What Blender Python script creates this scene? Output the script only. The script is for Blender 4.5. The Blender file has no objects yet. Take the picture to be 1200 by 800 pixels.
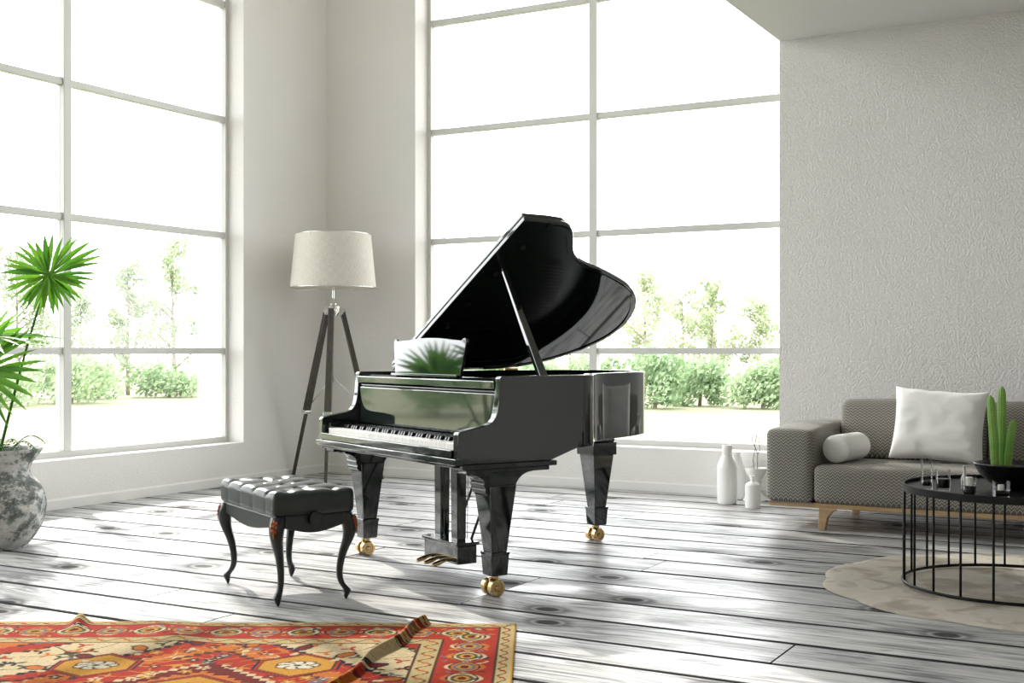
import bpy, math, random
import numpy as np
from mathutils import Vector, Matrix, noise as mnoise

random.seed(7)
rng = np.random.default_rng(7)
S = bpy.context.scene
COL = S.collection
PI = math.pi
def lin(a, b, n): return [float(q) for q in np.linspace(a, b, n)]
R = math.radians

# ------------------------------------------------------------------ camera, sky, sun, exposure
YAW = R(29.13)                                   # the camera looks this far left of the room's depth axis
CAM_H = 1.10
cd = bpy.data.cameras.new('camera'); cam = bpy.data.objects.new('camera', cd); COL.objects.link(cam)
cam.location = (0, 0, CAM_H); cam.rotation_euler = (PI / 2, 0, YAW)
cd.sensor_width = 36; cd.lens = 1431 * 36 / 1200; cd.shift_y = 11 / 1200; cd.clip_end = 500
S.camera = cam

w = bpy.data.worlds.new('sky'); S.world = w; w.use_nodes = True
bg = w.node_tree.nodes['Background']
bg.inputs[0].default_value = (0.97, 0.99, 1.0, 1); bg.inputs[1].default_value = 5.7

sd = bpy.data.lights.new('sun', 'SUN'); sd.energy = 4.8; sd.angle = R(1.2); sd.color = (1.0, .95, .86)
sun = bpy.data.objects.new('sun', sd); COL.objects.link(sun)
SUN_DIR = Vector((.87 * math.cos(R(35)), -.5 * math.cos(R(35)), -math.sin(R(35))))
sun.rotation_euler = SUN_DIR.to_track_quat('-Z', 'Y').to_euler(); sun.location = (-20, 18, 20)

vs = S.view_settings
S.display_settings.display_device = 'sRGB'
vs.view_transform = 'Standard'; vs.look = 'None'; vs.gamma = 1.0; vs.use_curve_mapping = False
vs.exposure = 0.3
cy = S.cycles
cy.max_bounces = 9; cy.diffuse_bounces = 6; cy.glossy_bounces = 5; cy.transmission_bounces = 6
cy.transparent_max_bounces = 14; cy.caustics_reflective = False; cy.caustics_refractive = False
cy.use_denoising = True; cy.sample_clamp_indirect = 8.0

# room dimensions (metres): x along the back wall, y towards the back wall
XL, YB = -6.89, 8.89                             # inner faces of left and back walls
XR, YF = 4.2, -2.6                               # right wall and wall behind the camera
TH = .51                                         # wall thickness
ZC, ZLOW = 6.6, 3.40                             # tall ceiling, low ceiling over the right half
XEDGE = -2.68                                    # edge of the low ceiling = right jamb of back window
WZ0, WZ1 = .34, 5.92                             # window sill and head
LW0, LW1 = 1.06, 7.78                            # left window opening along y
BW0, BW1 = -5.92, -2.68                          # back window opening along x

def portal(name, loc, rot, sx, sy):
    l = bpy.data.lights.new(name, 'AREA'); l.shape = 'RECTANGLE'; l.size = sx; l.size_y = sy
    l.cycles.is_portal = True
    o = bpy.data.objects.new(name, l); COL.objects.link(o); o.location = loc; o.rotation_euler = rot
portal('sky_portal_left', (XL - TH - .02, (LW0 + LW1) / 2, (WZ0 + WZ1) / 2), (PI / 2, 0, -PI / 2), LW1 - LW0, WZ1 - WZ0)
portal('sky_portal_back', ((BW0 + BW1) / 2, YB + TH + .02, (WZ0 + WZ1) / 2), (-PI / 2, 0, 0), BW1 - BW0, WZ1 - WZ0)

# ------------------------------------------------------------------ materials
class NT:
    """small helper to wire shader nodes"""
    def __init__(s, name):
        s.m = bpy.data.materials.new(name); s.m.use_nodes = True
        s.t = s.m.node_tree; s.t.nodes.clear()
        s.out = s.n('ShaderNodeOutputMaterial')
    def n(s, typ, **kw):
        x = s.t.nodes.new(typ)
        for k, v in kw.items(): setattr(x, k, v)
        return x
    def l(s, a, b): s.t.links.new(a, b)
    def val(s, sock, v):
        if hasattr(v, 'is_linked') or isinstance(v, bpy.types.NodeSocket): s.l(v, sock)
        else: sock.default_value = v
    def math(s, op, a, b=0.0, c=None, clamp=False):
        x = s.n('ShaderNodeMath', operation=op, use_clamp=clamp)
        s.val(x.inputs[0], a); s.val(x.inputs[1], b)
        if c is not None: s.val(x.inputs[2], c)
        return x.outputs[0]
    def ramp(s, fac, stops, interp='LINEAR'):
        x = s.n('ShaderNodeValToRGB'); x.color_ramp.interpolation = interp
        e = x.color_ramp.elements
        while len(e) < len(stops): e.new(.5)
        for i, (p, c) in enumerate(stops):
            e[i].position = p; e[i].color = (c, c, c, 1) if not hasattr(c, '__len__') else tuple(c) + (1,)
        s.l(fac, x.inputs[0]); return x.outputs[0]
    def noise(s, vec, scale, detail=4, rough=.55, dist=0.0):
        x = s.n('ShaderNodeTexNoise'); x.inputs['Scale'].default_value = scale
        x.inputs['Detail'].default_value = detail; x.inputs['Roughness'].default_value = rough
        x.inputs['Distortion'].default_value = dist
        if vec is not None: s.l(vec, x.inputs['Vector'])
        return x.outputs['Fac']
    def mapping(s, vec, scale=(1, 1, 1), loc=(0, 0, 0), rot=(0, 0, 0)):
        x = s.n('ShaderNodeMapping'); x.inputs['Scale'].default_value = scale
        x.inputs['Location'].default_value = loc; x.inputs['Rotation'].default_value = rot
        s.l(vec, x.inputs['Vector']); return x.outputs[0]
    def mix(s, fac, a, b, typ='MIX'):
        x = s.n('ShaderNodeMixRGB', blend_type=typ); s.val(x.inputs[0], fac)
        for i, v in ((1, a), (2, b)):
            if isinstance(v, bpy.types.NodeSocket): s.l(v, x.inputs[i])
            else: x.inputs[i].default_value = tuple(v) + (1,)
        return x.outputs[0]
    def bump(s, h, strength=.3, dist=.01):
        x = s.n('ShaderNodeBump'); x.inputs['Strength'].default_value = strength
        x.inputs['Distance'].default_value = dist; s.l(h, x.inputs['Height']); return x.outputs[0]
    def coord(s, which='Object'): return s.n('ShaderNodeTexCoord').outputs[which]
    def pbr(s, color, rough=.5, metal=0.0, normal=None, **kw):
        p = s.n('ShaderNodeBsdfPrincipled')
        if isinstance(color, bpy.types.NodeSocket): s.l(color, p.inputs['Base Color'])
        else: p.inputs['Base Color'].default_value = tuple(color) + (1,)
        s.val(p.inputs['Roughness'], rough); p.inputs['Metallic'].default_value = metal
        if normal is not None: s.l(normal, p.inputs['Normal'])
        for k, v in kw.items(): s.val(p.inputs[k], v)
        s.l(p.outputs[0], s.out.inputs[0]); return s.m

MAT = {}
def simple(name, color, rough=.5, metal=0.0, nscale=0, nstr=.1, var=0.0, **kw):
    t = NT(name); col = color; nrm = None
    if nscale:
        f = t.noise(t.coord(), nscale, 5)
        nrm = t.bump(f, nstr, .004)
        if var:
            d = tuple(c * (1 - var) for c in color); b = tuple(min(1, c * (1 + var)) for c in color)
            col = t.ramp(f, [(.3, d), (.7, b)])
    MAT[name] = t.pbr(col, rough, metal, nrm, **kw)
    return MAT[name]

def m_plaster(name, strength, scale):
    t = NT(name); v = t.coord()
    a = t.noise(v, scale, 3, .5, .2); b = t.noise(v, 1.3, 3)
    c = t.ramp(b, [(.3, (.795, .780, .760)), (.7, (.825, .810, .790))])
    MAT[name] = t.pbr(c, .75, 0, t.bump(t.ramp(a, [(.35, 0), (.65, 1)]), strength, .006))
m_plaster('plaster', .22, 60)
m_plaster('rough_plaster', .75, 84)
simple('white_paint', (.81, .80, .79), .45, nscale=30, nstr=.05)
simple('ceiling_paint', (.78, .775, .76), .8, nscale=40, nstr=.1)
simple('window_metal', (.62, .62, .60), .38, nscale=50, nstr=.02)

def m_planks():
    t = NT('whitewashed_wood')
    co = t.coord(); oi = t.n('ShaderNodeObjectInfo').outputs['Random']
    off = t.n('ShaderNodeCombineXYZ'); t.l(t.math('MULTIPLY', oi, 97.0), off.inputs[0]); t.l(t.math('MULTIPLY', oi, 41.0), off.inputs[1])
    va = t.n('ShaderNodeVectorMath', operation='ADD'); t.l(co, va.inputs[0]); t.l(off.outputs[0], va.inputs[1]); P = va.outputs[0]
    # knots: distort the grain around sparse voronoi points
    vk = t.n('ShaderNodeTexVoronoi', feature='F1', voronoi_dimensions='2D'); vk.inputs['Scale'].default_value = 1.0; vk.inputs['Randomness'].default_value = 1.0
    t.l(t.mapping(P, (.95, 1.3, 0)), vk.inputs['Vector']); kd = vk.outputs['Distance']
    knot = t.ramp(kd, [(.0, 1), (.042, 1), (.06, .4), (.08, .75), (.12, .3), (.30, 0)])
    warp = t.n('ShaderNodeCombineXYZ'); t.l(t.math('MULTIPLY', t.ramp(kd, [(0, 1), (.35, 0)]), .09), warp.inputs[1])
    vb = t.n('ShaderNodeVectorMath', operation='ADD'); t.l(P, vb.inputs[0]); t.l(warp.outputs[0], vb.inputs[1]); Q = vb.outputs[0]
    grain = t.noise(t.mapping(Q, (1.6, 46, 1)), 1.0, 7, .62, .7)
    fine = t.noise(t.mapping(Q, (6, 190, 1)), 1.0, 3, .6)
    worn = t.noise(t.mapping(P, (.75, 3.4, 1)), 1.0, 6, .66, 1.1)
    smear = t.noise(t.mapping(P, (1.8, 9, 1), (7, 3, 0)), 1.0, 5, .6, 1.6)
    g = t.ramp(grain, [(.34, .12), (.50, .72), (.64, 1.0)])
    wm = t.ramp(worn, [(.40, 0), (.57, 1)])                  # where the whitewash is rubbed through
    sm = t.ramp(smear, [(.52, 0), (.63, 1)])
    base = t.ramp(fine, [(.3, (.70, .695, .68)), (.7, (.82, .815, .80))])
    tone = t.ramp(oi, [(0, (.86, .86, .87)), (1, (1.0, 1.0, 1.0))])
    base = t.mix(1.0, base, tone, 'MULTIPLY')
    dark = t.mix(g, (.035, .035, .038), (.31, .31, .32))
    c = t.mix(t.math('MULTIPLY', wm, t.math('SUBTRACT', 1.25, g), clamp=True), base, dark)
    c = t.mix(t.math('MULTIPLY', sm, .85), c, dark)
    c = t.mix(t.math('MULTIPLY', t.math('SUBTRACT', 1.0, g), .5), c, (.10, .10, .10))
    c = t.mix(knot, c, (.035, .035, .035))
    hgt = t.math('SUBTRACT', t.math('ADD', grain, t.math('MULTIPLY', fine, .4)), t.math('MULTIPLY', knot, .8))
    rough = t.math('ADD', t.math('ADD', .30, t.math('MULTIPLY', wm, .18)), t.math('MULTIPLY', knot, .4))
    MAT['planks'] = t.pbr(c, rough, 0, t.bump(hgt, .28, .004), **{'Specular IOR Level': .22})
m_planks()
simple('subfloor_dark', (.012, .012, .012), .9)
simple('joint_dirt', (.03, .03, .03), .85, nscale=80, nstr=.3)

def m_lacquer():
    t = NT('black_lacquer'); f = t.noise(t.coord(), 3.0, 2)
    MAT['lacquer'] = t.pbr((.008, .0135, .012), .045, 0, t.bump(f, .02, .004), **{'IOR': 1.85})
m_lacquer()
simple('black_satin', (.010, .016, .0145), .28, nscale=20, nstr=.05)
simple('black_felt', (.006, .006, .006), .9, nscale=300, nstr=.3)
simple('dark_bronze', (.05, .04, .02), .35, .9, nscale=40, nstr=.1)
simple('brass', (.72, .52, .26), .22, 1.0, nscale=30, nstr=.04)
simple('copper_gilt', (.32, .11, .05), .42, .75, nscale=90, nstr=.4)
simple('chrome', (.75, .75, .75), .15, 1.0)
simple('ivory', (.86, .85, .82), .22, nscale=80, nstr=.01)
simple('ebony_key', (.008, .008, .008), .25)
def m_leather():
    t = NT('black_leather'); v = t.coord()
    a = t.n('ShaderNodeTexVoronoi'); a.inputs['Scale'].default_value = 260; t.l(v, a.inputs['Vector'])
    b = t.noise(v, 12, 3)
    MAT['leather'] = t.pbr(t.ramp(b, [(.3, (.014, .021, .019)), (.7, (.024, .033, .031))]), .34, 0, t.bump(a.outputs['Distance'], .12, .002))
m_leather()
def m_linen():
    t = NT('linen_shade'); v = t.coord('UV')
    a = t.noise(t.mapping(v, (60, 900, 1)), 1, 3, .6); b = t.noise(t.mapping(v, (700, 50, 1)), 1, 3, .6)
    f = t.math('MULTIPLY', t.math('ADD', a, b), .5)
    c = t.ramp(f, [(.36, (.70, .67, .60)), (.6, (.94, .92, .88))])
    d = t.n('ShaderNodeBsdfDiffuse'); tr = t.n('ShaderNodeBsdfTranslucent'); mx = t.n('ShaderNodeMixShader')
    t.l(c, d.inputs[0]); t.l(c, tr.inputs[0]); nb = t.bump(f, .3, .003); t.l(nb, d.inputs['Normal'])
    mx.inputs[0].default_value = .35; t.l(d.outputs[0], mx.inputs[1]); t.l(tr.outputs[0], mx.inputs[2]); t.l(mx.outputs[0], t.out.inputs[0])
    MAT['linen'] = t.m
m_linen()
def m_wood(name, c1, c2, sc=(4, 60, 60), rough=.5):
    t = NT(name); f = t.noise(t.mapping(t.coord(), sc), 1, 5, .6, .5)
    MAT[name] = t.pbr(t.ramp(f, [(.3, c1), (.7, c2)]), rough, 0, t.bump(f, .15, .003))
m_wood('dark_wood', (.030, .025, .021), (.075, .062, .052), (60, 60, 5), .45)
m_wood('oak', (.40, .26, .13), (.58, .41, .23), (5, 60, 60), .5)
def m_tweed():
    t = NT('herringbone_tweed'); sp = t.n('ShaderNodeSeparateXYZ'); t.l(t.coord(), sp.inputs[0])
    x, y, z = sp.outputs
    u = t.math('ADD', x, t.math('MULTIPLY', y, .35)); vv = t.math('ADD', z, t.math('MULTIPLY', y, .8))
    tri = t.math('PINGPONG', t.math('MULTIPLY', u, 33), .5)
    st = t.math('SINE', t.math('MULTIPLY', t.math('ADD', t.math('MULTIPLY', vv, 52), t.math('MULTIPLY', tri, 1.7)), 2 * PI))
    f = t.math('ADD', t.math('MULTIPLY', st, .5), .5)
    nz = t.noise(t.coord(), 320, 2, .7)
    f = t.math('ADD', t.math('MULTIPLY', f, .62), t.math('MULTIPLY', nz, .45))
    c = t.ramp(f, [(.22, (.085, .08, .07)), (.78, (.36, .34, .30))])
    MAT['tweed'] = t.pbr(c, .9, 0, t.bump(f, .35, .003), **{'Sheen Weight': .15})
m_tweed()
simple('white_linen', (.89, .885, .87), .85, nscale=9, nstr=.25)
simple('white_ceramic', (.88, .88, .87), .22, nscale=6, nstr=.02)
simple('black_metal', (.006, .008, .0075), .42, nscale=60, nstr=.05, **{'Specular IOR Level': .22})
simple('black_ceramic', (.008, .009, .009), .25)
simple('soil', (.02, .016, .012), .95, nscale=60, nstr=.9)
simple('dark_wax', (.012, .010, .009), .3)
simple('white_wax', (.85, .84, .80), .4)
simple('branch_brown', (.06, .045, .035), .8, nscale=60, nstr=.4)
def m_glass(name, tint=(1, 1, 1), ior=1.45, spec=1.0):
    """thin pane: see-through with fresnel reflection"""
    t = NT(name); tr = t.n('ShaderNodeBsdfTransparent'); tr.inputs[0].default_value = tint + (1,)
    g = t.n('ShaderNodeBsdfGlossy'); g.inputs['Roughness'].default_value = .01
    fr = t.n('ShaderNodeFresnel'); fr.inputs[0].default_value = ior
    mx = t.n('ShaderNodeMixShader'); t.l(t.math('MULTIPLY', fr.outputs[0], spec), mx.inputs[0])
    t.l(tr.outputs[0], mx.inputs[1]); t.l(g.outputs[0], mx.inputs[2]); t.l(mx.outputs[0], t.out.inputs[0])
    MAT[name] = t.m
m_glass('pane_glass', (.99, .99, .99), 1.3, .6)
m_glass('table_glass', (.965, .97, .97), 1.35, .4)
def m_pot():
    t = NT('weathered_plaster'); v = t.coord()
    a = t.noise(t.mapping(v, (1, 1, 1.5)), 8, 10, .72, .3); b = t.noise(v, 40, 5, .7)
    f = t.math('ADD', t.math('MULTIPLY', a, .75), t.math('MULTIPLY', b, .25))
    c = t.ramp(f, [(.40, (.075, .09, .085)), (.48, (.20, .22, .21)), (.52, (.52, .52, .50)), (.62, (.74, .73, .70))])
    MAT['weathered'] = t.pbr(c, .8, 0, t.bump(f, .8, .02))
m_pot()
def m_leaf(name, c1, c2, trans=.35, sc=3, rough=.45):
    t = NT(name); f = t.noise(t.coord(), sc, 4); r = t.n('ShaderNodeObjectInfo').outputs['Random']
    f = t.math('ADD', t.math('MULTIPLY', f, .7), t.math('MULTIPLY', r, .3))
    c = t.ramp(f, [(.3, c1), (.7, c2)])
    p = t.n('ShaderNodeBsdfPrincipled'); t.l(c, p.inputs['Base Color']); p.inputs['Roughness'].default_value = rough
    tr = t.n('ShaderNodeBsdfTranslucent'); t.l(c, tr.inputs[0]); mx = t.n('ShaderNodeMixShader'); mx.inputs[0].default_value = trans
    t.l(p.outputs[0], mx.inputs[1]); t.l(tr.outputs[0], mx.inputs[2]); t.l(mx.outputs[0], t.out.inputs[0])
    MAT[name] = t.m
m_leaf('palm_leaf', (.04, .17, .015), (.17, .38, .03), .5, 5)
m_leaf('fern_leaf', (.03, .10, .02), (.07, .17, .04), .25, 20)
m_leaf('tree_leaf', (.28, .34, .21), (.42, .48, .33), .4, 1.2, .8)  # outdoor haze is put into the leaf colours as raised paleness
m_leaf('tree_leaf_pale', (.34, .40, .24), (.50, .54, .37), .4, 1.2, .8)  # paler variant, washed-out haze painted into the green
m_leaf('hedge_leaf', (.22, .32, .17), (.36, .46, .27), .35, 1.0, .8)  # hedge green also lightened to carry the haze
m_leaf('cactus_skin', (.16, .36, .06), (.30, .52, .12), 0.0, 14, .6)
def m_lawn():
    t = NT('lawn'); v = t.coord()
    a = t.noise(v, .22, 4); b = t.noise(v, 7, 4)
    c = t.mix(.25, t.ramp(a, [(.35, (.14, .15, .075)), (.62, (.19, .185, .115))]), t.ramp(b, [(.3, (.10, .125, .045)), (.7, (.21, .205, .12))]))
    MAT['lawn'] = t.pbr(c, .95)
m_lawn()
simple('bark', (.22, .19, .15), .9, nscale=8, nstr=.5, var=.3)
def m_rug():
    t = NT('persian_wool'); at = t.n('ShaderNodeVertexColor'); at.layer_name = 'Col'
    f = t.noise(t.coord(), 420, 2, .7)
    c = t.mix(.22, at.outputs[0], t.ramp(f, [(.3, .25), (.7, 1.0)]), 'MULTIPLY')
    MAT['rug'] = t.pbr(c, .95, 0, t.bump(f, .6, .003), **{'Specular IOR Level': .12})
m_rug()
def m_round_rug():
    t = NT('cream_carved_wool'); v = t.coord()
    f = t.noise(v, 300, 2, .7); b = t.noise(t.mapping(v, (1, 1, 1)), 4.5, 3, .5, .8)
    c = t.ramp(b, [(.38, (.46, .41, .33)), (.49, (.62, .57, .48)), (.52, (.70, .66, .57)), (.64, (.66, .61, .52))])
    MAT['round_rug'] = t.pbr(t.mix(.25, c, t.ramp(f, [(.3, .4), (.7, 1)]), 'MULTIPLY'), .95, 0, t.bump(f, .5, .004))
m_round_rug()

# ------------------------------------------------------------------ mesh helpers
class MB:
    def __init__(s): s.v = []; s.f = []
    def add(s, verts, faces):
        o = len(s.v); s.v += [tuple(p) for p in verts]; s.f += [tuple(i + o for i in q) for q in faces]; return s
    def box(s, x0, x1, y0, y1, z0, z1):
        return s.add([(x0, y0, z0), (x1, y0, z0), (x1, y1, z0), (x0, y1, z0), (x0, y0, z1), (x1, y0, z1), (x1, y1, z1), (x0, y1, z1)],
                     [(0, 3, 2, 1), (4, 5, 6, 7), (0, 1, 5, 4), (1, 2, 6, 5), (2, 3, 7, 6), (3, 0, 4, 7)])
    def frustum(s, cx, cy, z0, z1, w0, d0, w1, d1, c1=None):
        ex, ey = c1 if c1 else (cx, cy)
        a, b, c, d = w0 / 2, d0 / 2, w1 / 2, d1 / 2
        return s.add([(cx - a, cy - b, z0), (cx + a, cy - b, z0), (cx + a, cy + b, z0), (cx - a, cy + b, z0),
                      (ex - c, ey - d, z1), (ex + c, ey - d, z1), (ex + c, ey + d, z1), (ex - c, ey + d, z1)],
                     [(0, 3, 2, 1), (4, 5, 6, 7), (0, 1, 5, 4), (1, 2, 6, 5), (2, 3, 7, 6), (3, 0, 4, 7)])
    def tube(s, pts, rad, n=10, cap=True):
        pts = [Vector(p) for p in pts]; rr = rad if hasattr(rad, '__len__') else [rad] * len(pts)
        o = len(s.v); up = None
        for i, p in enumerate(pts):
            d = (pts[min(i + 1, len(pts) - 1)] - pts[max(i - 1, 0)]).normalized()
            if up is None:
                up = Vector((0, 0, 1)) if abs(d.z) < .9 else Vector((1, 0, 0))
            a = d.cross(up).normalized(); up = a.cross(d).normalized()
            for k in range(n):
                t = 2 * PI * k / n
                s.v.append(tuple(p + rr[i] * (math.cos(t) * a + math.sin(t) * up)))
        for i in range(len(pts) - 1):
            for k in range(n):
                k2 = (k + 1) % n
                s.f.append((o + i * n + k, o + i * n + k2, o + (i + 1) * n + k2, o + (i + 1) * n + k))
        if cap:
            s.f.append(tuple(o + k for k in range(n))[::-1]); e = o + (len(pts) - 1) * n
            s.f.append(tuple(e + k for k in range(n)))
        return s
    def lathe(s, prof, n=32, c=(0, 0, 0), axis='z', wob=None):
        o = len(s.v)
        for (r, z) in prof:
            for k in range(n):
                t = 2 * PI * k / n; q = r * (1 + (wob(t, z) if wob else 0))
                if axis == 'z': s.v.append((c[0] + q * math.cos(t), c[1] + q * math.sin(t), c[2] + z))
                elif axis == 'x': s.v.append((c[0] + z, c[1] + q * math.cos(t), c[2] + q * math.sin(t)))
                else: s.v.append((c[0] + q * math.sin(t), c[1] + z, c[2] + q * math.cos(t)))
        for i in range(len(prof) - 1):
            for k in range(n):
                k2 = (k + 1) % n
                s.f.append((o + i * n + k, o + i * n + k2, o + (i + 1) * n + k2, o + (i + 1) * n + k))
        if prof[0][0] > 1e-5: s.f.append(tuple(o + k for k in range(n))[::-1])
        e = o + (len(prof) - 1) * n
        if prof[-1][0] > 1e-5: s.f.append(tuple(e + k for k in range(n)))
        return s
    def prism(s, poly, a0, a1, plane='yz'):
        """extrude a polygon drawn in `plane` along the remaining axis from a0 to a1"""
        n = len(poly); o = len(s.v)
        for a in (a0, a1):
            for p, q in poly:
                s.v.append({'yz': (a, p, q), 'xz': (p, a, q), 'xy': (p, q, a)}[plane])
        s.f.append(tuple(range(o, o + n))[::-1]); s.f.append(tuple(range(o + n, o + 2 * n)))
        for k in range(n):
            k2 = (k + 1) % n
            s.f.append((o + k, o + k2, o + n + k2, o + n + k))
        return s
    def build(s, name, mat, parent=None, smooth=False, loc=(0, 0, 0), rot=(0, 0, 0), bevel=0, seg=2, fix=True):
        me = bpy.data.meshes.new(name); me.from_pydata(s.v, [], s.f); me.update()
        if fix:
            import bmesh
            bm = bmesh.new(); bm.from_mesh(me); bmesh.ops.recalc_face_normals(bm, faces=bm.faces); bm.to_mesh(me); bm.free()
        if mat: me.materials.append(MAT[mat])
        if smooth:
            me.polygons.foreach_set('use_smooth', [True] * len(me.polygons))
            if smooth != 'all': me.set_sharp_from_angle(angle=R(smooth if not isinstance(smooth, bool) else 40))
        o = bpy.data.objects.new(name, me); COL.objects.link(o)
        o.location = loc; o.rotation_euler = rot
        if parent: o.parent = parent
        if bevel:
            m = o.modifiers.new('bevel', 'BEVEL'); m.width = bevel; m.segments = seg; m.limit_method = 'ANGLE'; m.angle_limit = R(35)
            m.harden_normals = False
        return o

def rounded_box(sx, sy, sz, r, nx, ny, nz, fn=None):
    """subdivided box with rounded edges, centred on x,y with its base at z=0; fn may displace points"""
    mb = MB(); idx = {}
    def spaced(L, r, n):
        a = [-L / 2 + r * (1 - math.cos(t)) for t in lin(0, PI / 2, 4)]
        b = list(lin(-L / 2 + r, L / 2 - r, n + 1))[1:-1]
        return a + b + [-q for q in reversed(a)]
    X, Y, Z = spaced(sx, r, nx), spaced(sy, r, ny), spaced(sz, r, nz)
    def pt(x, y, z):
        k = (round(x, 6), round(y, 6), round(z, 6))
        if k in idx: return idx[k]
        c = Vector((max(-sx / 2 + r, min(sx / 2 - r, x)), max(-sy / 2 + r, min(sy / 2 - r, y)), max(-sz / 2 + r, min(sz / 2 - r, z))))
        d = Vector((x, y, z)) - c
        p = c + d.normalized() * r if d.length > 1e-9 else c
        p = Vector((p.x, p.y, p.z + sz / 2))
        if fn: p = Vector(fn(p.x, p.y, p.z))
        mb.v.append(tuple(p)); idx[k] = len(mb.v) - 1; return idx[k]
    def face(A, B, mk):
        for i in range(len(A) - 1):
            for j in range(len(B) - 1):
                mb.f.append((pt(*mk(A[i], B[j])), pt(*mk(A[i + 1], B[j])), pt(*mk(A[i + 1], B[j + 1])), pt(*mk(A[i], B[j + 1]))))
    for sgn in (-1, 1):
        face(X, Y, lambda a, b: (a, b, sgn * sz / 2))
        face(X, Z, lambda a, b: (a, sgn * sy / 2, b))
        face(Y, Z, lambda a, b: (sgn * sx / 2, a, b))
    return mb

def tag(o, label, cat, group=None):
    o['label'] = label; o['category'] = cat
    if group: o['group'] = group
    return o
def thing(name, label, cat, loc=(0, 0, 0), rotz=0, group=None):
    o = bpy.data.objects.new(name, None); COL.objects.link(o); o.empty_display_size = .1
    o.location = loc; o.rotation_euler = (0, 0, rotz)
    return tag(o, label, cat, group)
def struct(o, label=None):
    o['kind'] = 'structure'
    if label: o['label'] = label
    return o
def share(o, name, parent, loc=None, rot=None):
    c = o.copy(); c.name = name; COL.objects.link(c); c.parent = parent
    if loc is not None: c.location = loc
    if rot is not None: c.rotation_euler = rot
    return c
def catmull(P, n=6, closed=False):
    P = [Vector(p) for p in P]; out = []
    m = len(P); rng_ = range(m) if closed else range(m - 1)
    for i in rng_:
        p0 = P[(i - 1) % m] if closed or i > 0 else P[0] * 2 - P[1]
        p1, p2 = P[i], P[(i + 1) % m]
        p3 = P[(i + 2) % m] if closed or i + 2 < m else P[-1] * 2 - P[-2]
        for k in range(n):
            t = k / n
            out.append(.5 * ((2 * p1) + (p2 - p0) * t + (2 * p0 - 5 * p1 + 4 * p2 - p3) * t * t + (3 * p1 - p0 - 3 * p2 + p3) * t ** 3))
    if not closed: out.append(P[-1])
    return out

# ------------------------------------------------------------------ room shell
wb = struct(MB().box(XL, XEDGE, YB, YB + TH, -.9, WZ0)
       .box(XL - TH, BW0, YB, YB + TH, WZ0, ZC).box(XL - TH, XL, YB, YB + TH, -.9, WZ0)
       .box(BW0, BW1, YB, YB + TH, WZ1, ZC).box(BW1, XR + .3, YB, YB + TH, -.9, ZC)
       .build('wall_back', 'plaster'), 'white textured plaster wall behind the sofa and around the tall back window')
wb.data.materials.append(MAT['rough_plaster'])
for pl in wb.data.polygons:
    if pl.center.x > XEDGE - .001: pl.material_index = 1
struct(MB().box(XL - TH, XL, YF - .3, YB, -.9, WZ0).box(XL - TH, XL, LW1, YB, WZ0, ZC)
       .box(XL - TH, XL, YF - .3, LW0, WZ0, ZC).box(XL - TH, XL, LW0, LW1, WZ1, ZC)
       .build('wall_left', 'plaster'), 'white plaster wall around the tall left window')
struct(MB().box(XR, XR + .3, YF - .3, YB, -.9, ZC).build('wall_right', 'plaster'), 'plain white plaster side wall')
struct(MB().box(XL, XR, YF - .3, YF, -.9, ZC).build('wall_front', 'plaster'), 'plain white plaster wall facing the window wall')
struct(MB().box(XL - TH, XR + .3, YF - .3, YB + TH, ZC, ZC + .3).build('ceiling', 'ceiling_paint'), 'high white ceiling over the piano')
struct(MB().box(XEDGE, XR, YF, YB, ZLOW, ZC).build('ceiling_low', 'ceiling_paint'), 'lower white ceiling over the sofa corner')
BBH, BBD = .075, .014
struct(MB().prism([(YB, 0), (YB - BBD, 0), (YB - BBD, BBH - .012), (YB - .004, BBH), (YB, BBH)], XL + BBD, XR, 'yz').build('baseboard_back', 'white_paint'), 'low white baseboard under the back window')
struct(MB().prism([(XL, 0), (XL + BBD, 0), (XL + BBD, BBH - .012), (XL + .004, BBH), (XL, BBH)], YF, YB, 'xz').build('baseboard_left', 'white_paint'), 'low white baseboard under the left window')

# floor: dark bed with one object per plank
floor = struct(MB().box(XL, XR, YF, YB, -.9, -.024).build('floor', 'subfloor_dark'), 'whitewashed plank floor with dark joints')
seams = [YB, 8.753, 8.412, 8.071, 7.721, 7.359, 7.010, 6.675, 6.340, 5.995, 5.640, 5.255, 4.880, 4.520, 4.196, 3.904]
while seams[-1] > YF + .45: seams.append(seams[-1] - random.uniform(.30, .37))
seams.append(YF)
GAP = .0095
for r, (y1, y0) in enumerate(zip(seams, seams[1:])):
    xs = [XL]; x = XL + random.uniform(1.6, 4.5)
    while x < XR - 1.0:
        xs.append(x); x += random.uniform(3.2, 5.2)
    xs.append(XR)
    for x0, x1 in zip(xs, xs[1:]):
        a, b = (x1 - x0) / 2 - .0015, (y1 - y0) / 2 - GAP
        c, dz = .005, random.uniform(-.0012, .0012)
        mb = MB(); z0, z1 = -.024, dz
        mb.add([(-a, -b, z0), (a, -b, z0), (a, b, z0), (-a, b, z0), (-a, -b, z1 - c), (a, -b, z1 - c), (a, b, z1 - c), (-a, b, z1 - c),
                (-a + .002, -b + c, z1), (a - .002, -b + c, z1), (a - .002, b - c, z1), (-a + .002, b - c, z1)],
               [(0, 3, 2, 1), (8, 9, 10, 11)] + [(i, (i + 1) % 4, (i + 1) % 4 + 4, i + 4) for i in range(4)] + [(i + 4, (i + 1) % 4 + 4, (i + 1) % 4 + 8, i + 8) for i in range(4)])
        pk = mb.build('plank', 'planks', floor, loc=((x0 + x1) / 2, (y0 + y1) / 2, 0), fix=False)
        pk.data.materials.append(MAT['joint_dirt'])
        for pi, pl in enumerate(pk.data.polygons): pl.material_index = 0 if pi == 1 else 1

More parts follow.
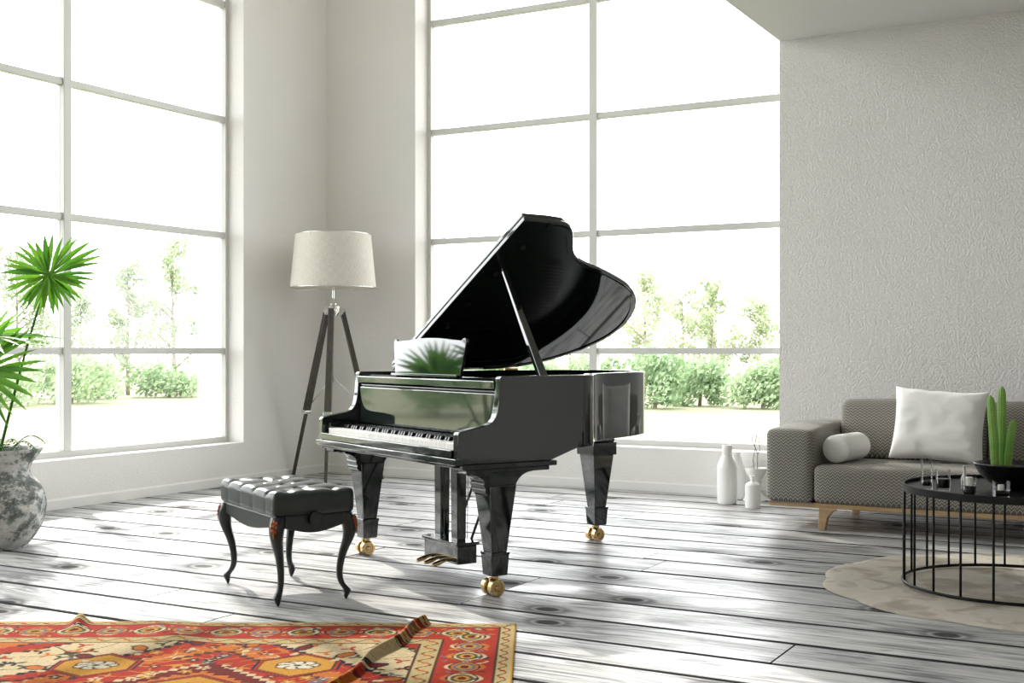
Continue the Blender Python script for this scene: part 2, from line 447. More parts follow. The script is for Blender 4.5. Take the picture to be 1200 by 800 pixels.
# windows: frames, mullions, rails and panes
RAILS = [1.10, 2.065, 3.03, 3.995, 4.96]
def window(name, label, along, plane, a0, a1, n):
    root = bpy.data.objects.new(name, None); COL.objects.link(root); struct(root, label)
    def box(m, p0, p1, z0, z1, d):                # p along the wall, d half depth
        if along == 'y': m.box(plane - d, plane + d, p0, p1, z0, z1)
        else: m.box(p0, p1, plane - d, plane + d, z0, z1)
        return m
    fw = .035
    m = MB(); box(m, a0, a0 + fw, WZ0, WZ1, .035); box(m, a1 - fw, a1, WZ0, WZ1, .035)
    box(m, a0 + fw, a1 - fw, WZ0, WZ0 + .045, .035); box(m, a0 + fw, a1 - fw, WZ1 - .045, WZ1, .035)
    m.build('frame', 'window_metal', root)
    step = (a1 - a0) / n; hw = .034
    for i in range(1, n):
        box(MB(), a0 + i * step - hw, a0 + i * step + hw, WZ0 + .045, WZ1 - .045, .045).build('mullion', 'window_metal', root, bevel=.004)
    zs = [WZ0 + .045] + RAILS + [WZ1 - .045]
    for i in range(n):
        p0 = a0 + i * step + (hw if i else fw); p1 = a0 + (i + 1) * step - (hw if i < n - 1 else fw)
        for z in RAILS:
            box(MB(), p0, p1, z - .025, z + .025, .03).build('rail', 'window_metal', root, bevel=.004)
        for z0, z1 in zip(zs, zs[1:]):
            lo = z0 + (.025 if z0 in RAILS else 0); hi = z1 - (.025 if z1 in RAILS else 0)
            box(MB(), p0, p1, lo, hi, .002).build('pane', 'pane_glass', root)
    return root
window('window_1', 'tall grey framed grid window on the left wall', 'y', -7.09, LW0, LW1, 4)
window('window_2', 'tall grey framed grid window on the back wall', 'x', 9.12, BW0, BW1, 2)

# ------------------------------------------------------------------ outdoors
GZ = -.9
struct(MB().add([(-160, -120, GZ), (120, -120, GZ), (120, 160, GZ), (-160, 160, GZ)], [(0, 1, 2, 3)]).build('lawn', 'lawn'), 'pale sunlit lawn outside the windows')

def leaf_cloud(blobs, count, size, flat=.8):
    """small quads scattered through a list of (centre, radii) blobs"""
    tot = sum(b[1][0] * b[1][2] for b in blobs); V = []; F = []
    for c, r in blobs:
        k = max(8, int(count * r[0] * r[2] / tot))
        d = rng.normal(size=(k, 3)); d /= np.linalg.norm(d, axis=1)[:, None]
        rad = rng.uniform(.25, 1, k) ** .6
        P = np.array(c) + d * rad[:, None] * np.array(r)
        for p in P:
            a = Vector(rng.normal(size=3)).normalized(); b = a.orthogonal().normalized(); q = a.cross(b)
            s1, s2 = size * rng.uniform(.6, 1.3), size * rng.uniform(.35, .7)
            o = len(V); p = Vector(p)
            V += [tuple(p - b * s1), tuple(p - q * s2), tuple(p + b * s1), tuple(p + q * s2)]; F.append((o, o + 1, o + 2, o + 3))
    m = MB(); m.v = V; m.f = F; return m

def tree(x, y, h, wd, label, leaf, group, n=1500, lean=0.0):
    t = thing('tree', label, 'tree', (x, y, GZ), random.uniform(0, 6), group)
    top = Vector((lean * h, 0, h * .92)); m = MB(); tp = [(0, 0, 0), (lean * h * .3, 0, h * .35), tuple(top)]
    m.tube(tp, [h * .016, h * .011, h * .003], 7); blobs = []
    for k in range(int(11 + h)):
        f = .16 + .84 * (k / (10 + h)); base = Vector((lean * h * f, 0, h * .9 * f)); a = random.uniform(0, 2 * PI)
        L = wd * (1.05 - .72 * f) * random.uniform(.5, 1.15); e = base + Vector((math.cos(a) * L, math.sin(a) * L, L * .7 + .1))
        m.tube([base, (base + e) / 2 + Vector((0, 0, .1)), e], [h * .006, h * .004, h * .002], 5)
        for q in range(2):
            g = base.lerp(e, .55 + .5 * q); s = random.uniform(.28, .55) * wd * .55
            blobs.append((tuple(g), (s, s, s * random.uniform(.8, 1.3))))
    m.build('trunk', 'bark', t, smooth='all')
    leaf_cloud(blobs, n * 2, .10).build('foliage', leaf, t, fix=False)
    return t
def bush(x, y, h, wd, label, group):
    t = thing('bush', label, 'bush', (x, y, GZ), 0, group)
    bl = [((random.uniform(-.6, .6) * wd, random.uniform(-.4, .4) * wd, h * random.uniform(.18, .70)), (wd * .5, wd * .45, h * .30)) for _ in range(11)]
    MB().tube([(0, 0, 0), (.05, 0, h * .3), (.1, .05, h * .6)], [.07, .05, .02], 6).build('stem', 'bark', t, smooth='all')
    leaf_cloud(bl, 1900, .11).build('foliage', 'hedge_leaf', t, fix=False)
C_, S_ = math.cos(YAW), math.sin(YAW)
def rm(X, Z):                                     # camera-frame ground position -> room position
    return X * C_ - Z * S_, X * S_ + Z * C_
for k in range(18):
    y = -14 + k * 3.1
    bush(-36 + random.uniform(-1.5, 1.5) - max(0, y - 24) * .25, y, random.uniform(1.8, 2.4), random.uniform(1.75, 2.0), 'low green bush in the hedge row seen through the left window', 'hedge row beyond the left window')
for k in range(12):
    X = -8 + k * 1.85
    x, y = rm(X, 43 + random.uniform(-1.5, 1.5))
    bush(x, y, random.uniform(2.0, 2.6), random.uniform(1.2, 1.4), 'rounded green bush in the hedge row seen through the back window', 'hedge row beyond the back window')
for px, Z, h, wd, ln in [(150, 38, 5.0, 1.0, 0), (205, 40, 6.0, 1.3, .06), (240, 46, 5.6, 1.1, 0), (20, 36, 5.3, 1.5, 0), (-115, 34, 5.6, 1.6, 0), (-285, 36, 5.2, 1.5, 0), (95, 46, 4.4, 1.3, 0), (-470, 38, 5.6, 1.6, 0), (-700, 40, 5.6, 1.7, 0)]:
    h = (h - 2) * 1.45 + 2; Z *= 1.45
    x, y = rm((px - 600) / 1431 * Z, Z)
    tree(x, y, h, wd * 1.5, 'slender pale tree seen through the left window', 'tree_leaf' if random.random() < .6 else 'tree_leaf_pale', 'trees beyond the left window', 1500, ln)
for px, Z, h, wd, ln in [(500, 46, 4.9, 1.4, 0), (585, 48, 5.0, 1.5, 0), (668, 46, 5.0, 1.5, 0), (755, 44, 5.0, 1.5, .03), (800, 50, 4.6, 1.4, 0), (835, 45, 4.7, 1.1, 0), (890, 48, 4.3, 1.2, 0), (985, 45, 4.6, 1.4, 0)]:
    h = (h - 2) * 1.22 + 2; Z *= 1.22
    x, y = rm((px - 600) / 1431 * Z, Z)
    tree(x, y, h, wd * 1.3, 'airy light green tree seen through the back window', 'tree_leaf_pale', 'trees beyond the back window', 1300, ln)

# ------------------------------------------------------------------ grand piano
PA = math.atan2(-.474, .880)
piano = thing('grand_piano', 'glossy black grand piano with its lid propped open', 'piano', (-3.34, 5.09, 0), PA)
ZB, ZT = .65, .988
plan = [(.75, .40), (.742, .455), (.705, .525), (.63, .585), (.54, .645), (.465, .72), (.405, .81), (.36, .905), (.315, 1.0), (.265, 1.10), (.205, 1.20),
        (.12, 1.305), (.01, 1.385), (-.10, 1.435), (-.22, 1.455), (-.34, 1.44), (-.45, 1.385), (-.55, 1.30), (-.635, 1.20), (-.70, 1.08), (-.738, .95), (-.75, .80)]
curve = [(p.x, p.y) for p in catmull([(x, y, 0) for x, y in plan], 5)]
# rim: treble cheek profile -> bent side -> tail -> bass cheek
cheek = [(-.235, .735), (-.225, .746), (-.19, .754), (-.14, .763), (-.10, .769), (-.078, .774), (-.058, .784), (-.043, .802), (-.033, .828), (-.027, .862), (-.024, .90), (-.020, .945), (-.018, .978), (-.008, ZT), (.10, ZT), (.25, ZT)]
path = [(.75, y, z) for y, z in cheek] + [(x, y, ZT) for x, y in curve] + [(-.75, y, z) for y, z in reversed(cheek)]
def offset_in(path, d):
    out = []
    for i, p in enumerate(path):
        a = Vector(path[max(i - 1, 0)][:2]); b = Vector(path[min(i + 1, len(path) - 1)][:2]); t = (b - a).normalized()
        out.append((p[0] - t.y * d, p[1] + t.x * d, p[2]))
    return out
inn = offset_in(path, .045)
mb = MB(); n = len(path)
bot = [(.60 if abs(p[0]) > .749 and p[1] < .27 else ZB) for p in path]
for i in range(n):
    mb.v += [(path[i][0], path[i][1], bot[i]), path[i], inn[i], (inn[i][0], inn[i][1], bot[i])]
for i in range(n - 1):
    for k in range(4):
        k2 = (k + 1) % 4
        mb.f.append((i * 4 + k, i * 4 + k2, (i + 1) * 4 + k2, (i + 1) * 4 + k))
mb.f.append((0, 1, 2, 3)); e = (n - 1) * 4; mb.f.append((e, e + 3, e + 2, e + 1))
rim = mb.build('rim', 'lacquer', piano, smooth=35, bevel=.004)
# bottom of the case and inside
inner = [(p[0], p[1]) for p in offset_in([(.75, .05, 0)] + [(x, y, 0) for x, y in curve] + [(-.75, .05, 0)], .044)]
MB().prism(inner, .668, .69, 'xy').build('case_bottom', 'black_satin', piano)
MB().prism(inner, .86, .875, 'xy').build('iron_plate', 'black_satin', piano)
mb = MB()
for k in range(40):
    x = -.60 + k * .03
    yy = 1.30 - .0 * k if x < 0 else 1.30 - x * 1.9
    mb.tube([(x, .2, .90), (x * .72 - .10, max(.35, yy * .93), .895)], .0016, 4)
mb.build('strings', 'dark_bronze', piano)['kind'] = 'stuff'
# keybed, stepped moulding under the case
MB().box(-.70, .70, -.235, .24, .585, .64).build('keybed', 'lacquer', piano, bevel=.003)
MB().box(-.752, .752, -.252, -.205, .598, .628).box(-.70, .70, -.246, -.207, .628, .664).build('key_slip', 'lacquer', piano, bevel=.006, seg=3)
for s in (-1, 1):
    MB().box(s * .70 - .056, s * .70 + .056, -.215, .285, .578, .600).box(s * .70 - .05, s * .70 + .045, -.19, .25, .558, .578).build('moulding', 'lacquer', piano, bevel=.004)
# fallboard, rails and music desk
MB().prism([(-.028, .928), (-.028, .964), (.02, .972), (.17, .972), (.17, .95), (.02, .928)], -.705, .705, 'yz').build('front_rail', 'lacquer', piano, bevel=.005, seg=3)
MB().prism([(-.012, .909), (-.016, .905), (-.016, .76), (-.016, .71), (.012, .71), (.03, .925), (.012, .925)], -.705, .705, 'yz').build('fallboard', 'lacquer', piano, bevel=.004, seg=3)
MB().tube([(-.70, -.006, .917), (.70, -.006, .917)], .0065, 10).build('fallboard_hinge', 'lacquer', piano, smooth=True)
desk_top = [(-.375, 1.145), (-.365, 1.165), (-.345, 1.163), (-.33, 1.152), (-.22, 1.160), (-.10, 1.166), (0, 1.168), (.10, 1.166), (.22, 1.160), (.33, 1.152), (.345, 1.163), (.365, 1.165), (.375, 1.145)]
mb = MB(); poly = [(-.335, .975), *desk_top, (.335, .975)]
mb.prism([(x, z - .975) for x, z in poly], -.008, .008, 'xz')
desk = mb.build('music_desk', 'lacquer', piano, loc=(0, .02, .972), rot=(R(-4.5), 0, 0), bevel=.003)
MB().box(-.34, .34, -.03, -.008, 0, .012).build('ledge', 'lacquer', desk, bevel=.002)
MB().tube([(0, .012, .14), (0, .11, -.0)], .006, 8).build('support', 'brass', desk, smooth=True)
# keys
KW = 1.336 / 52
wk = MB().box(-KW / 2 + .0012, KW / 2 - .0012, -.212, -.03, .662, .690).build('white_key', 'ivory', piano, bevel=.0012, seg=1)
bk = MB().add([(-.0075, -.155, .689), (.0075, -.155, .689), (.0075, -.03, .689), (-.0075, -.03, .689), (-.0055, -.146, .708), (.0055, -.146, .708), (.0055, -.03, .708), (-.0055, -.03, .708)],
              [(0, 3, 2, 1), (4, 5, 6, 7), (0, 1, 5, 4), (1, 2, 6, 5), (2, 3, 7, 6), (3, 0, 4, 7)]).build('black_key', 'ebony_key', piano)
for k in range(52):
    x = -.668 + KW * (k + .5)
    if k == 0: wk.location.x = x
    else: share(wk, 'white_key', piano, (x, 0, 0))
first = True
for k in range(51):
    if (k % 7) in (0, 2, 3, 5, 6):               # keyboard starts on A
        x = -.668 + KW * (k + 1)
        if first: bk.location.x = x; first = False
        else: share(bk, 'black_key', piano, (x, 0, 0))
for s in (-1, 1):
    MB().box(s * .686 - .018, s * .686 + .018, -.205, -.03, .64, .715).build('key_block', 'lacquer', piano, bevel=.003)
# legs
def piano_leg(x, y, ztop, bracket):
    L = MB().frustum(x, y, .192, .50, .078, .078, .142, .142).build('leg', 'lacquer', piano, bevel=.004)
    if bracket:
        arc = lambda s: [(s * (.072 + .095 * (1 - math.cos(t))), .47 + .085 * math.sin(t)) for t in lin(0, PI / 2, 8)]
        prof = [(s[0] + y, s[1]) for s in arc(1)] + [(y + .20, ztop), (y - .155, ztop)] + [(max(-.155, s[0]) + y, s[1]) for s in reversed(arc(-1))] + [(y - .075, .47), (y - .075, .455), (y + .075, .455)]
        MB().prism(prof, x - .02, x + .055, 'yz').build('bracket', 'lacquer', L, bevel=.003)
        MB().prism(prof, x - .055, x + .02, 'yz').build('bracket', 'lacquer', L, bevel=.003)
        m = MB()
        for k, zz in enumerate((.535, .505, .478)):
            m.lathe([(0, -.06), (.018, -.06), (.018, .06), (0, .06)], 14, (x, y - .082 + .006 * k, zz), 'x')
        m.build('carved_scroll', 'black_satin', L, smooth=True)
    else:
        MB().box(x - .083, x + .083, y - .083, y + .083, .50, .575).box(x - .075, x + .075, y - .075, y + .075, .575, ztop).build('bracket', 'lacquer', L, bevel=.004)
        MB().prism([(y - .14, ztop), (y + .09, ztop), (y + .09, .62), (y - .05, .62)], x - .05, x + .16, 'yz').build('carved_scroll', 'black_satin', L, bevel=.006)
    MB().frustum(x, y, .092, .192, .082, .082, .094, .094).box(x - .049, x + .049, y - .049, y + .049, .184, .197).build('foot_block', 'lacquer', L, bevel=.003)
    m = MB().tube([(x, y, .06), (x, y, .095)], .016, 12)
    for s in (-1, 1):
        c = (x + s * .030, y - .012, .0385)
        m.lathe([(0, -.024), (.010, -.024), (.013, -.020), (.013, -.013), (.024, -.013), (.024, -.018), (.034, -.018), (.0385, -.013), (.0385, .013), (.034, .018), (.024, .018), (.024, .013), (.013, .013), (.013, .020), (.010, .024), (0, .024)], 28, c, 'x')
    m.tube([(x - .03, y - .012, .0385), (x + .03, y - .012, .0385)], .009, 10)
    m.box(x - .008, x + .008, y - .03, y + .012, .045, .085)
    m.build('caster', 'brass', L, smooth=30)
piano_leg(.675, -.0, .59, True)
piano_leg(-.64, -.0, .59, True)
piano_leg(-.36, 1.335, .67, False)
# pedal lyre
ly = MB().box(-.15, .19, .085, .195, .055, .145).box(-.16, .20, .075, .205, .145, .162).build('pedal_box', 'lacquer', piano, bevel=.004)
for x in (-.062, .105):
    MB().frustum(x, .14, .160, .585, .062, .05, .066, .055).build('lyre_post', 'lacquer', piano, bevel=.003)
MB().box(-.12, .16, .09, .19, .555, .59).build('lyre_top', 'lacquer', piano, bevel=.003)
for x in (-.06, .10):
    MB().tube([(x, .20, .12), (x + .01, .42, .66)], .007, 8).build('lyre_brace', 'black_satin', piano, smooth=True)
for x in (-.05, .02, .09):
    MB().tube([(x, .20, .15), (x, .205, .66)], .0025, 6).build('pedal_rod', 'chrome', piano, smooth=True)
for k, x in enumerate((-.06, .02, .10)):
    MB().tube([(x, .10, .072), (x, .06, .068), (x, .03, .058), (x, -.005, .05)], [.008, .010, .013, .009], 10).build('pedal', 'brass', piano, smooth=True)
# lid with the folded front flap, hinged on the bass side
TH_L = R(28)
lid_out = [(.77, .215), (.765, .36), (.755, .45), (.72, .515), (.64, .575), (.545, .635), (.47, .705), (.415, .80), (.375, .90), (.33, 1.0), (.28, 1.10), (.22, 1.205),
           (.13, 1.315), (.015, 1.40), (-.10, 1.45), (-.22, 1.472), (-.345, 1.457), (-.46, 1.40), (-.56, 1.315), (-.645, 1.21), (-.71, 1.09), (-.748, .955), (-.76, .80)]
pts = catmull([(x, y, 0) for x, y in lid_out[1:]], 5)
lid_poly = [(.77 + .75, .215)] + [(p.x + .75, p.y) for p in pts] + [(-.76 + .75, .215)]
lid = MB().prism(lid_poly, .0, .024, 'xy').build('lid', 'lacquer', piano, loc=(-.75, 0, .995), rot=(0, -TH_L, 0), bevel=.005, seg=2)
MB().prism([(.0, .215), (1.515, .215), (1.512, .36), (1.502, .45), (1.44, .545), (0, .545)], .026, .046, 'xy').build('folded_flap', 'lacquer', lid, bevel=.005)
rail_in = offset_in([(x - 0, y, 0) for x, y in lid_poly[1:-1]], .035); rail_out = offset_in([(x, y, 0) for x, y in lid_poly[1:-1]], .016)
mb = MB(); nn = len(rail_in)
for i in range(nn): mb.v += [(rail_out[i][0], rail_out[i][1], 0), (rail_out[i][0], rail_out[i][1], -.006), (rail_in[i][0], rail_in[i][1], -.006), (rail_in[i][0], rail_in[i][1], 0)]
for i in range(nn - 1):
    for k in range(4): mb.f.append((i * 4 + k, i * 4 + (k + 1) % 4, i * 4 + 4 + (k + 1) % 4, i * 4 + 4 + k))
mb.build('edge_bead', 'lacquer', lid, smooth=35)
for x, y in ((1.30, .33), (1.05, .31), (.75, .31), (.50, .31)):
    MB().lathe([(0, 0), (.012, 0), (.010, -.012), (0, -.012)], 12, (x, y, 0)).build('rubber_bumper', 'black_felt', lid, smooth=True)
for y in (.30, .95):
    MB().tube([(-.755, y, .992), (-.755, y + .09, .992)], .009, 10).build('hinge', 'brass', piano, smooth=True)
prop = MB(); a = Vector((.715, .235, .975)); b = Vector((.27, .285, 1.537)); dd = (b - a).normalized(); sd_ = Vector((0, 1, 0)); nr = dd.cross(sd_).normalized()
q = []
for p, w_ in ((a, .022), (a.lerp(b, .45), .018), (b, .012)):
    q += [tuple(p + nr * w_ * s1 * .6 + sd_ * w_ * s2) for s1, s2 in ((-1, -1), (1, -1), (1, 1), (-1, 1))]
prop.add(q, [(0, 1, 2, 3), (8, 11, 10, 9)] + [(i * 4 + k, i * 4 + (k + 1) % 4, i * 4 + 4 + (k + 1) % 4, i * 4 + 4 + k) for i in range(2) for k in range(4)])
prop.build('lid_prop', 'lacquer', piano, bevel=.003)

# ------------------------------------------------------------------ piano bench
bench = thing('piano_bench', 'black tufted leather piano bench with carved cabriole legs', 'bench', (-3.642, 4.394, 0), PA)
BX, BY = .345, .19
tuft = [(x, y) for j, y in enumerate((-.105, 0, .105)) for x in ((-.24, -.08, .08, .24) if j != 1 else (-.16, 0, .16))]
lines = []
for x, y in tuft:
    for x2, y2 in tuft:
        if 0 < abs(x2 - x) < .1 and 0 < y2 - y < .12: lines.append((x, y, x2, y2))
ex_ = [(x, -.105, x, -.22) for x in (-.24, -.08, .08, .24)] + [(x, .105, x, .22) for x in (-.24, -.08, .08, .24)]
ex_ += [(-.24, -.105, -.31, -.105), (-.24, .105, -.31, .105), (.24, -.105, .31, -.105), (.24, .105, .31, .105), (-.16, 0, -.29, 0), (.16, 0, .29, 0)]
lines += ex_
def seg_d(x, y, l):
    ax, ay, bx, by = l; vx, vy = bx - ax, by - ay; t = max(0, min(1, ((x - ax) * vx + (y - ay) * vy) / (vx * vx + vy * vy)))
    return math.hypot(x - ax - t * vx, y - ay - t * vy)
def cush(x, y, z):
    d = min(seg_d(x, y, l) for l in lines); tb = min(math.hypot(x - a, y - b) for a, b in tuft)
    g = math.exp(-(d / .011) ** 2); hole = math.exp(-(tb / .02) ** 2)
    puff = 1 - math.exp(-(d / .035) ** 2)
    top = max(0, min(1, (z - .02) / .05)); side = max(abs(x) / BX, abs(y) / BY)
    z2 = z - top * (.009 * g + .016 * hole - .006 * puff) * (1 if side < .97 else .3)
    k = 1 - .020 * g * (1 if side > .9 else 0) * min(1, z / .03) + .01 * puff * (side > .9)
    return (x * k, y * k, z2)
cu = rounded_box(2 * BX, 2 * BY, .108, .028, 70, 40, 8, cush).build('cushion', 'leather', bench, smooth='all', loc=(0, 0, .382))
btn = None
for x, y in tuft:
    if btn is None:
        btn = MB().lathe([(.009, -.004), (.0085, .001), (.005, .004), (0, .005)], 12).build('button', 'leather', cu, smooth='all', loc=(x, y, .092))
    else: share(btn, 'button', cu, (x, y, .092))
# apron with curved lower edge on all four sides
def apron(half, fixed, along):
    xs = lin(-half, half, 25); lo = [.338 - .030 * max(0, math.cos(x / half * PI / 2)) ** 1.4 for x in xs]
    poly = [(x, z) for x, z in zip(xs, lo)] + [(half, .384), (-half, .384)]
    m = MB(); s = 1 if fixed > 0 else -1
    m.prism(poly, fixed - .012, fixed + .012, 'xz' if along == 'x' else 'yz'); return m
for s in (-1, 1):
    apron(BX - .03, s * (BY - .022), 'x').build('apron', 'black_satin', bench, bevel=.003)
    apron(BY - .03, s * (BX - .022), 'y').build('apron', 'black_satin', bench, bevel=.003)
MB().box(-BX + .012, BX - .012, -BY + .012, BY - .012, .374, .388).build('seat_board', 'black_satin', bench, bevel=.003)
def cabriole(sx, sy):
    # offset along the outward diagonal, with widths
    prof = [(.384, .000, .040), (.35, .014, .040), (.315, .022, .036), (.27, .016, .029), (.21, -.006, .022), (.15, -.020, .018), (.10, -.022, .016), (.07, -.012, .016), (.05, .004, .019), (.035, .012, .019), (.015, .008, .013), (.0, .006, .005)]
    P = catmull([Vector(p) for p in prof], 3)
    cx, cyy = sx * (BX - .035), sy * (BY - .035); m = MB(); o = 0
    for p in P:
        ox, oy = cx + sx * p.y * .75, cyy + sy * p.y * .75; h2 = max(.004, p.z * .82)
        for k in range(8):
            t = PI / 8 + k * PI / 4
            rr = h2 * (1.08 if k % 2 == 0 else 1.08)
            m.v.append((ox + rr * math.cos(t), oy + rr * math.sin(t), p.x))
    for i in range(len(P) - 1):
        for k in range(8): m.f.append((i * 8 + k, i * 8 + (k + 1) % 8, (i + 1) * 8 + (k + 1) % 8, (i + 1) * 8 + k))
    m.f.append(tuple(range(8))); m.f.append(tuple(range((len(P) - 1) * 8, len(P) * 8)))
    L = m.build('leg', 'black_satin', bench, smooth=50)
    # gilt acanthus leaf on the knee
    orn = MB(); bx, by = cx + sx * .026, cyy + sy * .026
    dx, dy = sx * .7071, sy * .7071; tx, ty = -dy, dx
    for u, z, r_, hgt in [(0, .365, .008, .012), (-.010, .360, .007, .010), (.010, .360, .007, .010), (0, .348, .008, .014), (-.011, .343, .007, .011), (.011, .343, .007, .011), (0, .330, .0075, .014), (-.008, .327, .006, .010), (.008, .327, .006, .010), (0, .314, .006, .013), (0, .302, .004, .009)]:
        bulge = .010 + .016 * math.sin(max(0, min(1, (.384 - z) / .075)) * PI / 2)
        orn.lathe([(0, -hgt), (r_ * .7, -hgt * .6), (r_, 0), (r_ * .7, hgt * .6), (0, hgt)], 8, (bx + dx * (bulge - .008) + tx * u, by + dy * (bulge - .008) + ty * u, z))
    orn.build('knee_ornament', 'copper_gilt', L, smooth='all')
for sx in (-1, 1):
    for sy in (-1, 1): cabriole(sx, sy)
MB().lathe([(0, 0), (.008, 0), (.008, .012), (.026, .012), (.029, .016), (.029, .034), (.026, .037), (0, .037)], 24, (BX - .012, -.005, .372), 'x').build('height_knob', 'black_satin', bench, smooth=35)

# ------------------------------------------------------------------ tripod floor lamp
LX, LY = rm(-1.512, 10.33)
lamp = thing('floor_lamp', 'tripod floor lamp with a cream linen drum shade in the corner', 'lamp', (LX, LY, 0))
mb = MB().lathe([(.362, 1.632), (.317, 2.085), (.313, 2.085), (.358, 1.632)], 64)
n_ = 64
mb.f = mb.f[:-2]
mb.f += [(3 * n_ + k, 3 * n_ + (k + 1) % n_, (k + 1) % n_, k) for k in range(n_)]
shade = mb.build('shade', 'linen', lamp, smooth=40)
uvl = shade.data.uv_layers.new(name='UVMap')
for p in shade.data.polygons:
    us = [math.atan2(shade.data.vertices[v].co.y, shade.data.vertices[v].co.x) / (2 * PI) for v in p.vertices]
    for li, v, uu in zip(p.loop_indices, p.vertices, us):
        if max(us) - min(us) > .5 and uu < 0: uu += 1
        uvl.data[li].uv = (uu, shade.data.vertices[v].co.z * .45)
m = MB()
for z, r_ in ((1.634, .360), (2.083, .315)): m.tube([(r_ * math.cos(t), r_ * math.sin(t), z) for t in lin(0, 2 * PI, 49)], .004, 6, False)
for k in range(3): m.tube([(0, 0, 2.03), (.315 * math.cos(k * 2.1), .315 * math.sin(k * 2.1), 2.083)], .003, 6)
m.build('shade_wire', 'chrome', shade, smooth='all')
MB().tube([(0, 0, 1.50), (0, 0, 2.03)], .011, 12).lathe([(0, 1.72), (.022, 1.72), (.024, 1.80), (.016, 1.82), (0, 1.82)], 14).build('stem', 'chrome', lamp, smooth=35)
MB().lathe([(0, 1.82), (.02, 1.82), (.042, 1.88), (.045, 1.92), (.03, 1.955), (0, 1.965)], 18).build('bulb', 'white_ceramic', lamp, smooth='all')
MB().lathe([(0, 1.40), (.035, 1.40), (.055, 1.43), (.055, 1.475), (.03, 1.49), (.022, 1.535), (.012, 1.545), (0, 1.545)], 20).build('head', 'chrome', lamp, smooth=35)
feet = [(-.40, .33), (-.02, -.30), (.40, .16)]     # camera-frame offsets of the three feet
for fx, fz in feet:
    ox, oy = rm(fx, fz); d = Vector((ox, oy, 0)); o2 = d.normalized()
    top = o2 * .075 + Vector((0, 0, 1.455)); bt = Vector((ox, oy, 0)); mid = top.lerp(bt, .60); tn = o2.cross(Vector((0, 0, 1)))
    def slab(p, q_, w0, w1, t0, t1):
        dirn = (q_ - p).normalized(); nn_ = dirn.cross(tn).normalized(); v = []
        for pt_, w_, t_ in ((p, w0, t0), (q_, w1, t1)):
            v += [tuple(pt_ + tn * w_ * a_ + nn_ * t_ * b_) for a_, b_ in ((-1, -1), (1, -1), (1, 1), (-1, 1))]
        return MB().add(v, [(0, 1, 2, 3), (4, 7, 6, 5)] + [(k, (k + 1) % 4, 4 + (k + 1) % 4, 4 + k) for k in range(4)])
    L = slab(top, mid, .024, .030, .018, .020).build('leg', 'dark_wood', lamp, bevel=.004)
    slab(top.lerp(bt, .52), bt, .014, .012, .012, .011).build('lower_leg', 'dark_wood', L, bevel=.003)
    slab(mid - (mid - top).normalized() * .01, mid + (mid - top).normalized() * .02, .035, .035, .026, .026).build('clamp', 'chrome', L, bevel=.003)
    slab(o2 * .03 + Vector((0, 0, 1.46)), top + (mid - top).normalized() * .03, .030, .034, .022, .026).build('bracket', 'chrome', L, bevel=.004)
    MB().tube([tuple(mid + (top - mid) * .02), tuple(Vector((0, 0, mid.z + .30)))], .004, 6).build('brace_chain', 'chrome', L, smooth='all')
MB().tube([(0, 0, .83), (0, 0, 1.41)], .004, 8).build('centre_rod', 'chrome', lamp, smooth='all')

# ------------------------------------------------------------------ pot and fan palm
PX, PY = rm(-2.905, 6.86)
pot = thing('planter_pot', 'large weathered white and grey clay pot holding the palm', 'pot', (PX, PY, 0))
prof = [(0, 0), (.16, 0), (.175, .012), (.215, .06), (.252, .125), (.272, .20), (.275, .25), (.262, .31), (.232, .36), (.198, .395), (.185, .42), (.186, .445), (.20, .475), (.222, .505), (.245, .535), (.252, .548), (.245, .553), (.222, .545), (.19, .51), (.165, .47), (.16, .45)]
pp = catmull([(r_, z, 0) for r_, z in prof], 3)
MB().lathe([(max(0, p.x), p.y) for p in pp], 56, wob=lambda t, z: .012 * math.sin(3 * t + z * 9) + .006 * math.sin(7 * t - z * 23)).build('body', 'weathered', pot, smooth='all')
MB().lathe([(0, .475), (.10, .47), (.172, .462), (.172, .44), (0, .44)], 32).build('soil', 'soil', pot, smooth='all')
palm = thing('fan_palm', 'green fan palm with spiky round fronds growing in the weathered pot', 'plant', (PX, PY, .47))
def room_dir(X, Z, z): a, b = rm(X, Z); return Vector((a, b, z))
